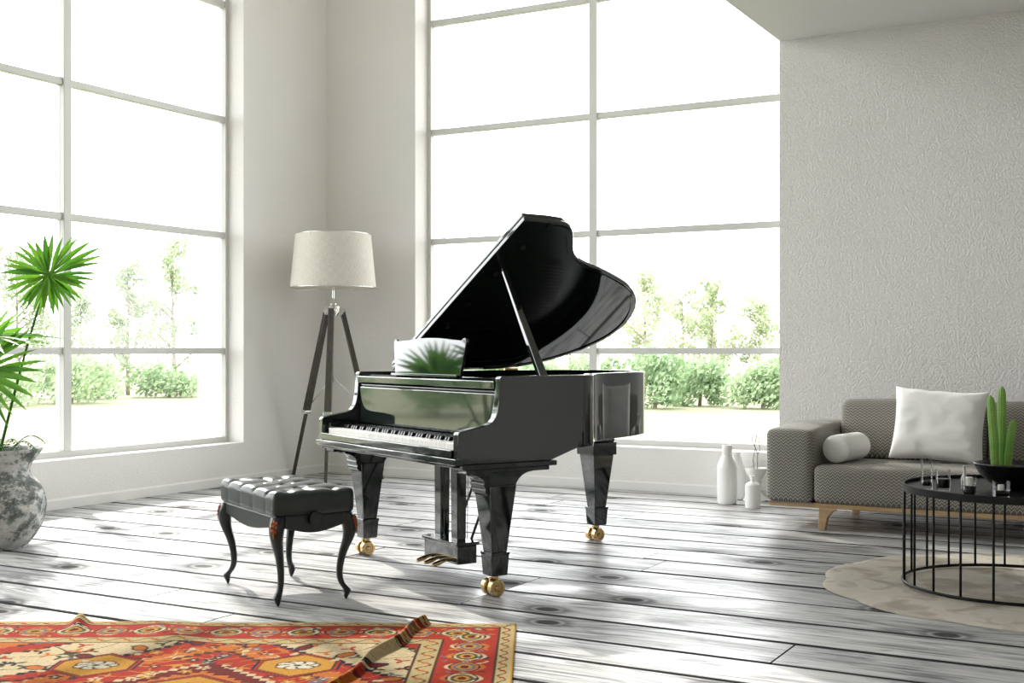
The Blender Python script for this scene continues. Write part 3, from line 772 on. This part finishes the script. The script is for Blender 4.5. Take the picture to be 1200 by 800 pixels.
def frond(hub_cam, right, up, n, a0, a1, L, fold=.5, base=(0, 0, 0), lenf=None, wid=.020):
    """hub_cam = (X, depth offset, height) relative to the pot; right/up = camera-frame axes of the fan"""
    hub = room_dir(hub_cam[0], hub_cam[1], hub_cam[2] - .47)
    rgt = room_dir(*right).normalized(); upv = room_dir(*up); upv = (upv - rgt * upv.dot(rgt)).normalized(); nrm = rgt.cross(upv)
    b0 = Vector(base); mid = b0.lerp(hub, .55) + Vector((0, 0, .10))
    bz = [(1 - t) ** 2 * b0 + 2 * t * (1 - t) * mid + t * t * hub for t in lin(0, 1, 12)]
    st = MB().tube(bz, list(lin(.009, .0045, 12)), 8)
    f = st.build('frond', 'palm_leaf', palm, smooth='all')
    for k in range(n):
        t = k / (n - 1); ang = R(a0 + (a1 - a0) * t + random.uniform(-2, 2)); ln = L * (lenf(t) if lenf else 1) * random.uniform(.93, 1.05)
        d = rgt * math.cos(ang) + upv * math.sin(ang); sd2 = nrm.cross(d).normalized(); m = MB()
        st_ = [(0, .16), (.18, .55), (.40, 1.0), (.60, .95), (.82, .55), (1.0, .03)]
        for s_, w_ in st_:
            p = hub + d * ln * s_ - Vector((0, 0, 1)) * .10 * ln * s_ ** 2.2 + nrm * .02 * math.sin(k * 1.7)
            wv = wid * w_ * (.9 + .2 * math.sin(k))
            m.v += [tuple(p - sd2 * wv + nrm * wv * fold), tuple(p - nrm * wv * fold * .2), tuple(p + sd2 * wv + nrm * wv * fold)]
        for i in range(len(st_) - 1):
            a_ = i * 3; m.f += [(a_, a_ + 1, a_ + 4, a_ + 3), (a_ + 1, a_ + 2, a_ + 5, a_ + 4)]
        m.build('leaflet', 'palm_leaf', f, smooth='all', fix=False)
# the fan in full view, two lower fans cut by the frame edge, more fans on the far side of the plant
frond((.285, .05, 1.525), (1, .1, 0), (-.05, .35, 1), 36, -100, 252, .30, .5, (.02, .0, 0), lambda t: .72 + .46 * math.exp(-((t - .40) / .10) ** 2) + .26 * math.exp(-((t - .66) / .17) ** 2), .0165)
frond((-.02, -.05, 1.16), (1, -.2, .05), (.1, 1, .12), 24, -80, 200, .40, .5, (0, .02, 0), None, .018)
frond((-.03, -.12, .98), (.95, -.3, -.1), (.1, .4, 1), 26, -85, 190, .385, .5, (.02, -.03, 0), None, .019)
frond((-.56, .12, 1.50), (1, .35, 0), (-.2, .3, 1), 26, -60, 240, .36, .5, (-.03, .02, 0), None, .021)
frond((-.58, -.32, 1.22), (.8, -.6, 0), (-.2, -.2, 1), 26, -60, 240, .36, .5, (-.02, -.03, 0), None, .021)
frond((-.66, .05, 1.00), (.7, .7, .1), (-.5, .2, .8), 24, -50, 230, .36, .5, (-.03, .0, 0), None, .021)
frond((-.48, .36, 1.30), (.9, .4, 0), (0, .5, .8), 24, -60, 240, .34, .5, (0, .03, 0), None, .021)
frond((-.38, .70, 1.15), (.4868, .8735, 0), (0, -.1, 1), 20, 5, 185, .33, .5, (-.02, .04, 0), None, .019)
fern = thing('trailing_plant', 'small dark green sprigs hanging over the rim of the weathered pot', 'plant', (PX, PY, .465))
for X, Zz, h_, ln in [(.22, -.05, .02, .30), (.17, -.14, .05, .30), (.10, -.20, .06, .28), (.24, .06, .06, .22)]:
    dX, dZ = X / math.hypot(X, Zz), Zz / math.hypot(X, Zz); m = MB(); P = []
    for t in lin(0, 1, 14):
        rr = .06 + .20 * t; P.append(room_dir(dX * rr, dZ * rr, .09 * math.sin(t * 2.6) + h_ * t - .02 * t ** 3 + (.03 if t < .2 else .035)))
    st = MB().tube(P, .0022, 5).build('stem', 'fern_leaf', fern, smooth='all')
    lf = MB()
    for i, p in enumerate(P[3:]):
        for s in (-1, 1):
            tdir = (P[min(i + 4, 13)] - P[i + 2]).normalized(); sdv = tdir.cross(Vector((0, 0, 1))).normalized() * s
            a_ = p; e_ = p + sdv * .026 + tdir * .014 - Vector((0, 0, .008)); w2 = tdir * .008
            lf.add([tuple(a_), tuple((a_ + e_) / 2 + w2), tuple(e_), tuple((a_ + e_) / 2 - w2)], [(0, 1, 2, 3)])
    lf.build('leaves', 'fern_leaf', st, fix=False)

# ------------------------------------------------------------------ Persian rug
RL, RW = 2.36, 2.0
def rug():
    nx, ny = 500, 420
    xs = lin(-RL, 0, nx); ys = lin(-RW, 0, ny); X, Y = np.meshgrid(xs, ys)
    pal = dict(red=(.46, .045, .018), dred=(.20, .018, .012), orange=(.60, .20, .035), gold=(.62, .34, .055), ivory=(.68, .56, .36), pale=(.58, .46, .24), navy=(.018, .022, .045), brown=(.10, .045, .02), green=(.10, .11, .05), blue=(.16, .20, .24), white=(.74, .68, .55))
    Cc = np.zeros((ny, nx, 3)); put = lambda m_, c_: Cc.__setitem__(m_, pal[c_])
    e = np.minimum(np.minimum(-X, X + RL), np.minimum(-Y, Y + RW))        # distance to the nearest edge
    along = np.where((np.minimum(-X, X + RL) < np.minimum(-Y, Y + RW)), Y, X)
    # field
    cx, cyy = -RL / 2 + .13, -RW / 2 + .04; fx, fy = X - cx, Y - cyy
    q_ = .028; sx_ = np.round(fx / q_) * q_; sy_ = np.round(fy / q_) * q_
    dm = np.abs(sx_) / .80 + np.abs(sy_) / .72
    put(e >= 0, 'ivory')
    cor = np.abs(sx_) / .95 + np.abs(sy_) / .80                       # corner spandrels
    put(cor > 1.36, 'brown'); put(cor > 1.39, 'red'); put(cor > 1.52, 'brown'); put(cor > 1.545, 'orange'); put(cor > 1.80, 'dred'); put(cor > 1.83, 'gold')
    # leafy scrolls over ivory and spandrels
    r2 = np.random.default_rng(3)
    def blob(px, py, a, b, ang, c_, ol=None):
        ca, sa = math.cos(ang), math.sin(ang); u = ((X - px) * ca + (Y - py) * sa) / a; v = (-(X - px) * sa + (Y - py) * ca) / b; d = u * u + v * v
        if ol: put(d < 1.75, ol)
        put(d < 1, c_)
    vine = np.sin(fx * 17 + 2.0 * np.sin(fy * 9)) * .5 + np.sin(fy * 21 + 1.7 * np.sin(fx * 8)) * .5
    put((np.abs(vine) < .035) & (cor <= 1.36), 'brown'); put((np.abs(vine) < .06) & (cor > 1.545), 'ivory')
    for _ in range(230):
        px, py = r2.uniform(-RL + .3, -.3), r2.uniform(-RW + .3, -.3); a = r2.uniform(0, 6.3)
        c_ = r2.choice(['red', 'navy', 'green', 'brown', 'orange', 'blue'])
        for k in range(3): blob(px + .018 * math.cos(a + k * 2.1), py + .018 * math.sin(a + k * 2.1), .019, .008, a + k * 2.1, c_)
    # stepped medallion
    put(dm < 1.03, 'navy'); put(dm < 1.0, 'red'); put(dm < .86, 'dred'); put(dm < .845, 'orange'); put(dm < .70, 'brown'); put(dm < .68, 'red'); put(dm < .46, 'ivory'); put(dm < .43, 'dred'); put(dm < .30, 'orange')
    curl = np.sin(fx * 31 + 2.2 * np.sin(fy * 27)) + np.sin(fy * 36 + 2.4 * np.sin(fx * 24 + 1))
    put((np.abs(curl) < .13) & (dm < .845) & (dm > .70), 'ivory'); put((np.abs(curl) < .16) & (dm < .68) & (dm > .46), 'gold'); put((np.abs(curl) < .14) & (dm < 1.0) & (dm >= .86), 'orange')
    for _ in range(150):
        px, py = r2.uniform(-.75, .75), r2.uniform(-.68, .68)
        if abs(px) / .80 + abs(py) / .72 < .95:
            a = r2.uniform(0, 6.3); c_ = r2.choice(['navy', 'ivory', 'gold', 'blue', 'dred', 'navy'])
            for k in range(5): blob(cx + px + .016 * math.cos(a + k * 1.257), cyy + py + .016 * math.sin(a + k * 1.257), .011, .007, a + k * 1.257, c_)
            blob(cx + px, cyy + py, .007, .007, 0, 'ivory' if c_ != 'ivory' else 'red')
    for px, py in [(-.40, .28), (.30, .30), (-.40, -.30), (.30, -.30), (0, 0)]:
        hx = np.abs(fx - px); hy = np.abs(fy - py); d = np.maximum(hx * .62 + hy * .9, hx)
        put(d < .150, 'navy'); put(d < .143, 'red'); put(d < .132, 'brown'); put(d < .125, 'gold')
        for k in range(7): blob(cx + px + .048 * math.cos(k * .9), cyy + py + .034 * math.sin(k * .9), .026, .020, 0, 'white', 'navy' if k == 0 else 'brown')
        blob(cx + px, cyy + py, .03, .022, 0, 'white'); blob(cx + px, cyy + py, .015, .010, 0, 'navy')
    for k in range(20):
        a = k * PI / 10 + .2
        blob(cx + .66 * math.cos(a), cyy + .60 * math.sin(a), .036, .022, a, 'dred' if k % 2 else 'orange', 'navy')
        blob(cx + .62 * math.cos(a), cyy + .50 * math.sin(a), .02, .012, a, 'ivory')
    # borders, from inside out
    put(e < .355, 'brown'); put(e < .348, 'pale'); put(e < .275, 'brown'); put(e < .268, 'red'); put(e < .068, 'brown'); put(e < .060, 'pale'); put(e < .008, 'gold')
    inb = (e < .348) & (e > .275); put(inb & (np.abs(e - .31 - .022 * np.sin(along * 60)) < .005), 'dred'); put(inb & (np.abs(e - .312) < .012) & (np.sin(along * 60 + 1.57) > .82), 'orange')
    outb = (e < .060) & (e > .012); put(outb & (np.abs(e - .036 - .013 * np.sin(along * 70)) < .004), 'brown'); put(outb & (np.abs(e - .036) < .008) & (np.sin(along * 70 + 1.57) > .86), 'red')
    mid_ = (e < .268) & (e > .068); put(mid_ & (np.abs(e - .168 - .065 * np.sin(along * 2 * PI / .30)) < .009), 'orange'); put(mid_ & (np.abs(e - .168 + .065 * np.sin(along * 2 * PI / .30)) < .006), 'ivory')
    ph = (along / .15) % 1.0 - .5; al = ph * .15; odd = (np.floor(along / .15) % 2) == 0
    ro = (al / .050) ** 2 + ((e - .168) / .040) ** 2
    put(mid_ & (ro < 1.9), 'navy'); put(mid_ & (ro < 1.5) & odd, 'ivory'); put(mid_ & (ro < 1.5) & ~odd, 'orange'); put(mid_ & (ro < .95) & odd, 'green'); put(mid_ & (ro < .95) & ~odd, 'blue'); put(mid_ & (ro < .45), 'gold'); put(mid_ & (ro < .15), 'dred')
    for _ in range(420):
        s_ = r2.integers(0, 4); t_ = r2.uniform(0, 1); ed = r2.choice([.10, .125, .215, .24]) + r2.uniform(-.01, .01)
        px, py = [(-RL * t_, -ed), (-RL * t_, -RW + ed), (-ed, -RW * t_), (-RL + ed, -RW * t_)][s_]
        if min(-px, px + RL, -py, py + RW) < .085: continue
        blob(px, py, .015, .006, r2.uniform(0, 3), r2.choice(['ivory', 'orange', 'gold', 'blue', 'navy']))
    # slight weave irregularity
    Cc *= (1 + .10 * r2.normal(size=(ny, nx, 1))) * (1 + .06 * np.sin(Y * 400)[..., None]); Cc = np.clip(np.power(Cc, 1.18) * .74, 0, 1)
    # relief: gentle waves, one long raised fold and a small buckle at the edge
    Zz = .007 + .0015 * np.sin(X * 7 + Y * 3)
    t_ = np.clip(-Y / 1.0, 0, 1.2); xr = -.37 - .22 * t_ + .012 * np.sin(Y * 14)
    Zz += .036 * np.exp(-((X - xr) / .017) ** 2) * np.clip(1.25 - t_ * .6, 0, 1)
    Zz += .034 * np.exp(-((X + 1.76 + Y * .25) / .028) ** 2) * np.exp(-(Y / .13) ** 2)
    Zz += .010 * np.exp(-((X + 1.45 + Y * .6) / .09) ** 2) * np.exp(-((Y + .25) / .3) ** 2)
    P = np.stack([X, Y, Zz], -1).reshape(-1, 3); idx = np.arange(nx * ny).reshape(ny, nx)
    F = np.stack([idx[:-1, :-1], idx[:-1, 1:], idx[1:, 1:], idx[1:, :-1]], -1).reshape(-1, 4)
    # skirt down to the floor so that the rug has thickness
    loop = np.concatenate([idx[0, :], idx[1:, -1], idx[-1, -2::-1], idx[-2:0:-1, 0]]); o = len(P)
    low = P[loop].copy(); low[:, 2] = np.maximum(low[:, 2] - .006, .0008); P2 = np.vstack([P, low]); k = len(loop); ar = np.arange(k)
    F2 = np.stack([loop, o + ar, o + (ar + 1) % k, loop[(ar + 1) % k]], -1)
    me = bpy.data.meshes.new('persian_rug'); me.from_pydata(P2.tolist(), [], np.vstack([F, F2]).tolist()); me.update()
    at = me.color_attributes.new('Col', 'FLOAT_COLOR', 'POINT'); cc = np.ones((len(P2), 4)); cc[:len(P), :3] = Cc.reshape(-1, 3); cc[len(P):, :3] = pal['pale']
    at.data.foreach_set('color', cc.ravel()); me.polygons.foreach_set('use_smooth', [True] * len(me.polygons))
    me.materials.append(MAT['rug']); ob = bpy.data.objects.new('persian_rug', me); COL.objects.link(ob)
    x, y = rm(.018, 4.893); ob.location = (x, y, 0.001); ob.rotation_euler = (0, 0, YAW - R(1.2))
    tag(ob, 'rumpled red and gold Persian rug with ornate borders', 'rug')
rug()

# ------------------------------------------------------------------ sofa corner
SF = 7.43
sofa = thing('sofa', 'grey herringbone sofa with a slim wooden base', 'sofa', (-1.12, SF, 0))
SX0, SX1 = -1.215, 1.215                          # local x extents
def soft(k):
    def f(x, y, z): return (x, y, z + .006 * mnoise.noise(Vector((x * 3 + k, y * 3, z * 2))))
    return f
MB().box(SX0 + .02, SX1 - .02, .03, .95, .135, .165).build('base', 'oak', sofa, bevel=.006)
for s in (-1, 1):
    def armf(x, y, z):
        return (x, y, z + (.02 * min(1, max(0, y + .5) * 2) - .012 * ((x / .15) ** 2)) * (z > .2) + .004 * mnoise.noise(Vector((x * 4, y * 4, z))))
    rounded_box(.295, .95, .455, .038, 6, 12, 6, armf).build('arm', 'tweed', sofa, smooth='all', loc=(s * (SX1 - .148), .485, .163))
    MB().box(s * (SX1 - .148) - .148, s * (SX1 - .148) + .148, .02, .96, .160, .166).build('arm_piping', 'tweed', sofa)
SW = SX1 - .297
rounded_box(2 * SW, .66, .235, .04, 30, 10, 5, lambda x, y, z: (x, y, z + (.014 * (1 - (x / SW) ** 2) * (1 - (y / .35) ** 2) if z > .12 else 0))).build('seat', 'tweed', sofa, smooth='all', loc=(0, .342, .163))
rounded_box(2 * SW + .02, .26, .50, .05, 12, 4, 6).build('back_frame', 'tweed', sofa, smooth='all', loc=(0, .84, .165))
for s in (-1, 1):
    rounded_box(SW - .004, .20, .39, .05, 12, 4, 8, lambda x, y, z: (x, y - .02 * (1 - (2 * x / SW) ** 2) * (1 - ((z - .19) / .2) ** 2) * (y < 0), z + .012 * (1 - (2 * x / SW) ** 2) * (z > .2))).build('back_cushion', 'tweed', sofa, smooth='all', loc=(s * SW / 2, .735, .385), rot=(R(-9), 0, 0))
for x in (SX0 + .36, SX1 - .36):
    for y in (.045, .90):
        s = -1 if x < 0 else 1
        MB().prism([(x - .030, .002), (x + .012, .002), (x + .026, .08), (x + .055, .115), (x + .09, .138), (x - .026, .138)] if s < 0 else [(x - .012, .002), (x + .030, .002), (x + .026, .138), (x - .09, .138), (x - .055, .115), (x - .026, .08)], y - .022, y + .022, 'xz').build('leg', 'oak', sofa, bevel=.004)

# cushions
def pillow(wd, ht, th, seed):
    m = MB(); n = 34; top = []
    for sgn in (1, -1):
        for i in range(n + 1):
            for j in range(n + 1):
                u, v = -1 + 2 * i / n, -1 + 2 * j / n
                puff = ((1 - u ** 4) * (1 - v ** 4)) ** .55
                pin = 1 - .07 * (1 - v * v) * (abs(u) ** 3); pin2 = 1 - .07 * (1 - u * u) * (abs(v) ** 3)
                wr = mnoise.noise(Vector((u * 2.2 + seed, v * 2.6, 0))) * .04 + .012 * mnoise.noise(Vector((u * 6 + v * 3, v * 7 - u * 2 + seed, 1))) + .06 * (1 - abs(mnoise.noise(Vector((u * 1.6 + v * 1.1 + seed, v * 2.4 - u * .9, 4)))) * 2.2) * (abs(u) * .5 + .3)
                m.v.append((u * wd / 2 * pin, -sgn * th / 2 * puff * (1 + wr * 2.2) - sgn * .002 - sgn * .006 * wr, v * ht / 2 * pin2 + .008 * mnoise.noise(Vector((u * 3, seed, v)))))
    o2 = (n + 1) ** 2
    for i in range(n):
        for j in range(n):
            a_, b_, c_, d_ = i * (n + 1) + j, (i + 1) * (n + 1) + j, (i + 1) * (n + 1) + j + 1, i * (n + 1) + j + 1
            m.f.append((a_, b_, c_, d_)); m.f.append((o2 + a_, o2 + d_, o2 + c_, o2 + b_))
    edge = [i * (n + 1) for i in range(n + 1)] + [n * (n + 1) + j for j in range(1, n + 1)] + [i * (n + 1) + n for i in range(n - 1, -1, -1)] + [j for j in range(n - 1, 0, -1)]
    for k in range(len(edge)): a_, b_ = edge[k], edge[(k + 1) % len(edge)]; m.f.append((a_, b_, o2 + b_, o2 + a_))
    return m
t = thing('throw_pillow', 'large square white pillow leaning on the sofa back', 'pillow', (-1.375, SF + .465, .416))
pillow(.56, .465, .17, 2.3).build('cover', 'white_linen', t, smooth='all', loc=(0, 0, .222), rot=(R(-17), R(2.5), 0))
b = thing('bolster_cushion', 'small white cylindrical bolster cushion beside the sofa arm', 'pillow', (-1.905, SF + .33, .407), R(-8))
MB().lathe([(0, -.185), (.04, -.189), (.072, -.186), (.083, -.178), (.086, -.165), (.087, 0), (.086, .165), (.083, .178), (.072, .186), (.04, .189), (0, .185)], 36, (0, 0, .086), 'y').build('cover', 'white_linen', b, smooth=50)
for yy in (-.176, .176):
    MB().tube([(.0835 * math.cos(a), yy, .086 + .0835 * math.sin(a)) for a in lin(0, 2 * PI, 37)], .003, 6, False).build('piping', 'white_linen', b, smooth='all')

# round cream rug and wire side table
RX, RY = rm(2.40, 5.63)
n_ = 160; m = MB(); rings = [0, .2, .4, .6, .8, .93, .985, 1.0]
def rr_(t): return .935 * (1 + .035 * abs(math.sin(5.5 * t + .4)) - .018)
for q in rings:
    for k in range(n_):
        t = 2 * PI * k / n_; rad = rr_(t) * q
        wave = .004 * math.sin(5.5 * t * 2 + q * 9) + .003 * math.sin(11 * q + 3 * t)
        m.v.append((rad * math.cos(t), rad * math.sin(t), .013 + (wave if 0 < q < .98 else 0) - (.012 if q == 1.0 else (.003 if q > .98 else 0))))
for i in range(len(rings) - 1):
    for k in range(n_): m.f.append((i * n_ + k, i * n_ + (k + 1) % n_, (i + 1) * n_ + (k + 1) % n_, (i + 1) * n_ + k))
tag(m.build('round_rug', 'round_rug', None, smooth='all', loc=(RX, RY, .001)), 'round cream rug with scalloped edge under the black wire table', 'rug')
TX, TY = rm(2.32, 5.62); TZ = .462; TR = .50
table = thing('side_table', 'round black metal side table with thin vertical wire rods', 'table', (TX, TY, .0215))
circ = lambda r_, z, n=73: [(r_ * math.cos(a), r_ * math.sin(a), z) for a in lin(0, 2 * PI, n)]
MB().lathe([(0, TZ - .034), (TR - .012, TZ - .034), (TR - .012, TZ - .019), (0, TZ - .019)], 72).build('top', 'black_metal', table, smooth=35)
MB().lathe([(TR - .010, TZ - .036), (TR, TZ - .036), (TR, TZ - .003), (TR - .010, TZ - .003), (TR - .010, TZ - .036)], 72).build('rim_band', 'black_metal', table, smooth=35)
MB().tube(circ(TR - .002, .007), .0075, 8, False).build('base_ring', 'black_metal', table, smooth='all')
rod = None
for k in range(22):
    a = 2 * PI * k / 22 + .08; loc = ((TR - .004) * math.cos(a), (TR - .004) * math.sin(a), 0)
    if rod is None: rod = MB().tube([(0, 0, .007), (0, 0, TZ - .03)], .0055, 8).build('rod', 'black_metal', table, smooth='all', loc=loc)
    else: share(rod, 'rod', table, loc)
ZT_ = TZ + .0215 - .0185
def on_table(px, depth):                          # room position on the table top by camera-frame direction
    Z = depth; return (*rm((px - 600) / 1431 * Z, Z), ZT_)
bowl_c = on_table(1187, 5.60)
bowl = thing('planter_bowl', 'wide black bowl with the cacti on the wire table', 'bowl', bowl_c)
MB().lathe([(0, 0), (.055, 0), (.06, .004), (.10, .03), (.145, .07), (.168, .112), (.172, .12), (.168, .122), (.16, .112), (.138, .075), (.05, .06), (0, .06)], 48).build('body', 'black_ceramic', bowl, smooth='all')
MB().lathe([(0, .108), (.08, .106), (.155, .098), (.155, .09), (0, .09)], 32).build('soil', 'soil', bowl, smooth='all')
def cactus(px, h_, r_, lean, label, dz=0, br=None):
    c = on_table(px, 5.60 + dz); t = thing('cactus', label, 'cactus', (c[0], c[1], c[2] + .10))
    m = MB(); nr_, nz = 44, 22; lx, ly = rm(lean, 0)
    for i in range(nz + 1):
        f = i / nz; z = h_ * f; rad = r_ * (.86 + .14 * math.sin(f * PI)) * (1 if f < .86 else math.sqrt(max(0, 1 - ((f - .86) / .14) ** 2)) * .98 + .02)
        for k in range(nr_):
            a = 2 * PI * k / nr_; q = rad * (1 + .10 * math.cos(a * 11)); cx_ = lx * f ** 1.5
            m.v.append((cx_ + q * math.cos(a), ly * f ** 1.5 + q * math.sin(a), z))
    for i in range(nz):
        for k in range(nr_): m.f.append((i * nr_ + k, i * nr_ + (k + 1) % nr_, (i + 1) * nr_ + (k + 1) % nr_, (i + 1) * nr_ + k))
    m.f.append(tuple(nz * nr_ + k for k in range(nr_)))
    m.build('stem', 'cactus_skin', t, smooth='all')
    sp = MB()
    for i in range(2, nz - 1):
        f = i / nz
        for k in range(0, nr_, 4):
            a = 2 * PI * k / nr_; v = Vector(m.v[i * nr_ + k]); d = Vector((math.cos(a), math.sin(a), .35)) * .007; sd2 = Vector((-math.sin(a), math.cos(a), 0)) * .0008
            sp.add([tuple(v - sd2), tuple(v + sd2), tuple(v + d)], [(0, 1, 2)])
    s_ = sp.build('spines', 'white_linen', t, fix=False); s_['kind'] = 'stuff'
cactus(1173.5, .375, .0185, .003, 'tallest upright green cactus in the black bowl', .02)
cactus(1166, .335, .0185, -.022, 'green cactus of middle height beside the tallest one in the black bowl', -.03)
cactus(1181, .225, .0165, .028, 'shortest green cactus leaning outward in the black bowl', -.02)
# glassware
def glass_body(parent, prof, name='glass', n=40): return MB().lathe(prof, n).build(name, 'table_glass', parent, smooth=35)
g = thing('glass_vase', 'tall narrow clear glass vase with a thick base on the wire table', 'vase', on_table(1086, 5.60))
glass_body(g, [(0, 0), (.024, 0), (.026, .004), (.025, .145), (.0235, .145), (.0225, .018), (0, .018)])
MB().lathe([(0, .019), (.021, .019), (.021, .034), (.012, .040), (0, .038)], 24, wob=lambda t, z: .12 * math.sin(5 * t)).build('pebbles', 'dark_wax', g, smooth='all')
g = thing('candle_glass', 'clear tumbler half filled with dark wax on the wire table', 'glass', on_table(1105, 5.55))
glass_body(g, [(0, 0), (.030, 0), (.032, .004), (.033, .098), (.0315, .098), (.0302, .014), (0, .014)])
MB().lathe([(0, .0142), (.0298, .0142), (.0305, .055), (0, .054)], 32).build('wax', 'dark_wax', g, smooth=35)
g = thing('glass_bottle', 'small slim white bottle behind the candle glass on the wire table', 'bottle', on_table(1130, 5.62))
MB().lathe([(0, 0), (.0125, 0), (.014, .01), (.0155, .035), (.013, .055), (.0065, .07), (.0055, .10), (.007, .102), (.007, .108), (0, .108)], 28).build('body', 'white_ceramic', g, smooth=50)
g = thing('candle_holder', 'round smoked glass holder with a white candle beside the slim bottle', 'candle', on_table(1136, 5.33))
glass_body(g, [(0, 0), (.028, 0), (.030, .004), (.031, .085), (.0295, .085), (.0285, .010), (0, .010)])
MB().lathe([(0, .0105), (.0278, .0105), (.0285, .048), (0, .047)], 32).build('dark_filling', 'dark_wax', g, smooth=35)
MB().lathe([(0, .048), (.016, .048), (.016, .082), (.013, .085), (0, .084)], 20).build('candle', 'white_wax', g, smooth=35)
g = thing('tealight_holder', 'square clear glass cube with a small white candle before the black bowl', 'candle', on_table(1173, 5.27), R(20))
MB().box(-.031, .031, -.031, .031, 0, .010).box(-.031, .031, -.031, -.0285, .010, .075).box(-.031, .031, .0285, .031, .010, .075).box(-.031, -.0285, -.0285, .0285, .010, .075).box(.0285, .031, -.0285, .0285, .010, .075).build('glass', 'table_glass', g)
MB().box(-.027, .027, -.027, .027, .0105, .034).build('dark_filling', 'dark_wax', g)
MB().lathe([(0, .0345), (.014, .0345), (.014, .056), (.011, .058), (0, .057)], 20).build('candle', 'white_wax', g, smooth=35)

# white vases by the wall
def vase(name, label, cat, px, py, prof, n=36, lip=None):
    Z = 1431 * CAM_H / (py - 411); x, y = rm((px - 600) / 1431 * Z, Z)
    pr = [(p.x, p.y) for p in catmull([(a, b_, 0) for a, b_ in prof], 4)]
    t = thing(name, label, cat, (x, y, .001)); MB().lathe([(max(0, a), b_) for a, b_ in pr], n).build('body', 'white_ceramic', t, smooth=60); return t
vase('ceramic_bottle', 'tall white ceramic bottle with a wide neck under the window', 'bottle', 852, 590, [(0, 0), (.06, 0), (.069, .008), (.071, .05), (.071, .24), (.068, .275), (.055, .31), (.038, .345), (.036, .36), (.036, .415), (.030, .42), (.026, .415), (.026, .36), (.0, .30)])
vase('ceramic_jug', 'rounded white ceramic jug tapering upward behind the tall bottle', 'jug', 861.5, 584, [(0, 0), (.072, 0), (.082, .01), (.082, .06), (.078, .16), (.066, .24), (.05, .30), (.040, .33), (.044, .345), (.036, .345), (.032, .33), (0, .25)])
vase('ceramic_bottle', 'small white ceramic bottle with a narrow neck near the sofa', 'bottle', 882, 595, [(0, 0), (.048, 0), (.053, .006), (.054, .04), (.054, .145), (.05, .165), (.03, .178), (.017, .185), (.016, .21), (.019, .222), (.012, .222), (.010, .20), (0, .16)])
v4 = vase('ceramic_vase', 'white flared ceramic vase with dark twigs at the sofa corner', 'vase', 886, 586.5, [(0, 0), (.085, 0), (.092, .01), (.075, .03), (.04, .06), (.032, .10), (.045, .16), (.068, .20), (.082, .235), (.076, .235), (.06, .20), (.0, .12)])
m = MB()
tw = [(.0, 0, .14), (.01, 0, .25), (.012, .0, .34), (-.008, .01, .40), (.004, .0, .48)]
m.tube([room_dir(*p) for p in tw], .0025, 6); m.tube([room_dir(.012, 0, .34), room_dir(.03, .01, .37), room_dir(.024, .01, .44)], .002, 6)
m.tube([room_dir(-.002, .005, .38), room_dir(-.03, 0, .44), room_dir(-.028, 0, .47)], .0018, 6); m.tube([room_dir(.0, 0, .14), room_dir(-.02, .01, .30), room_dir(-.006, 0, .38)], .002, 6)
m.build('twigs', 'branch_brown', v4, smooth='all')
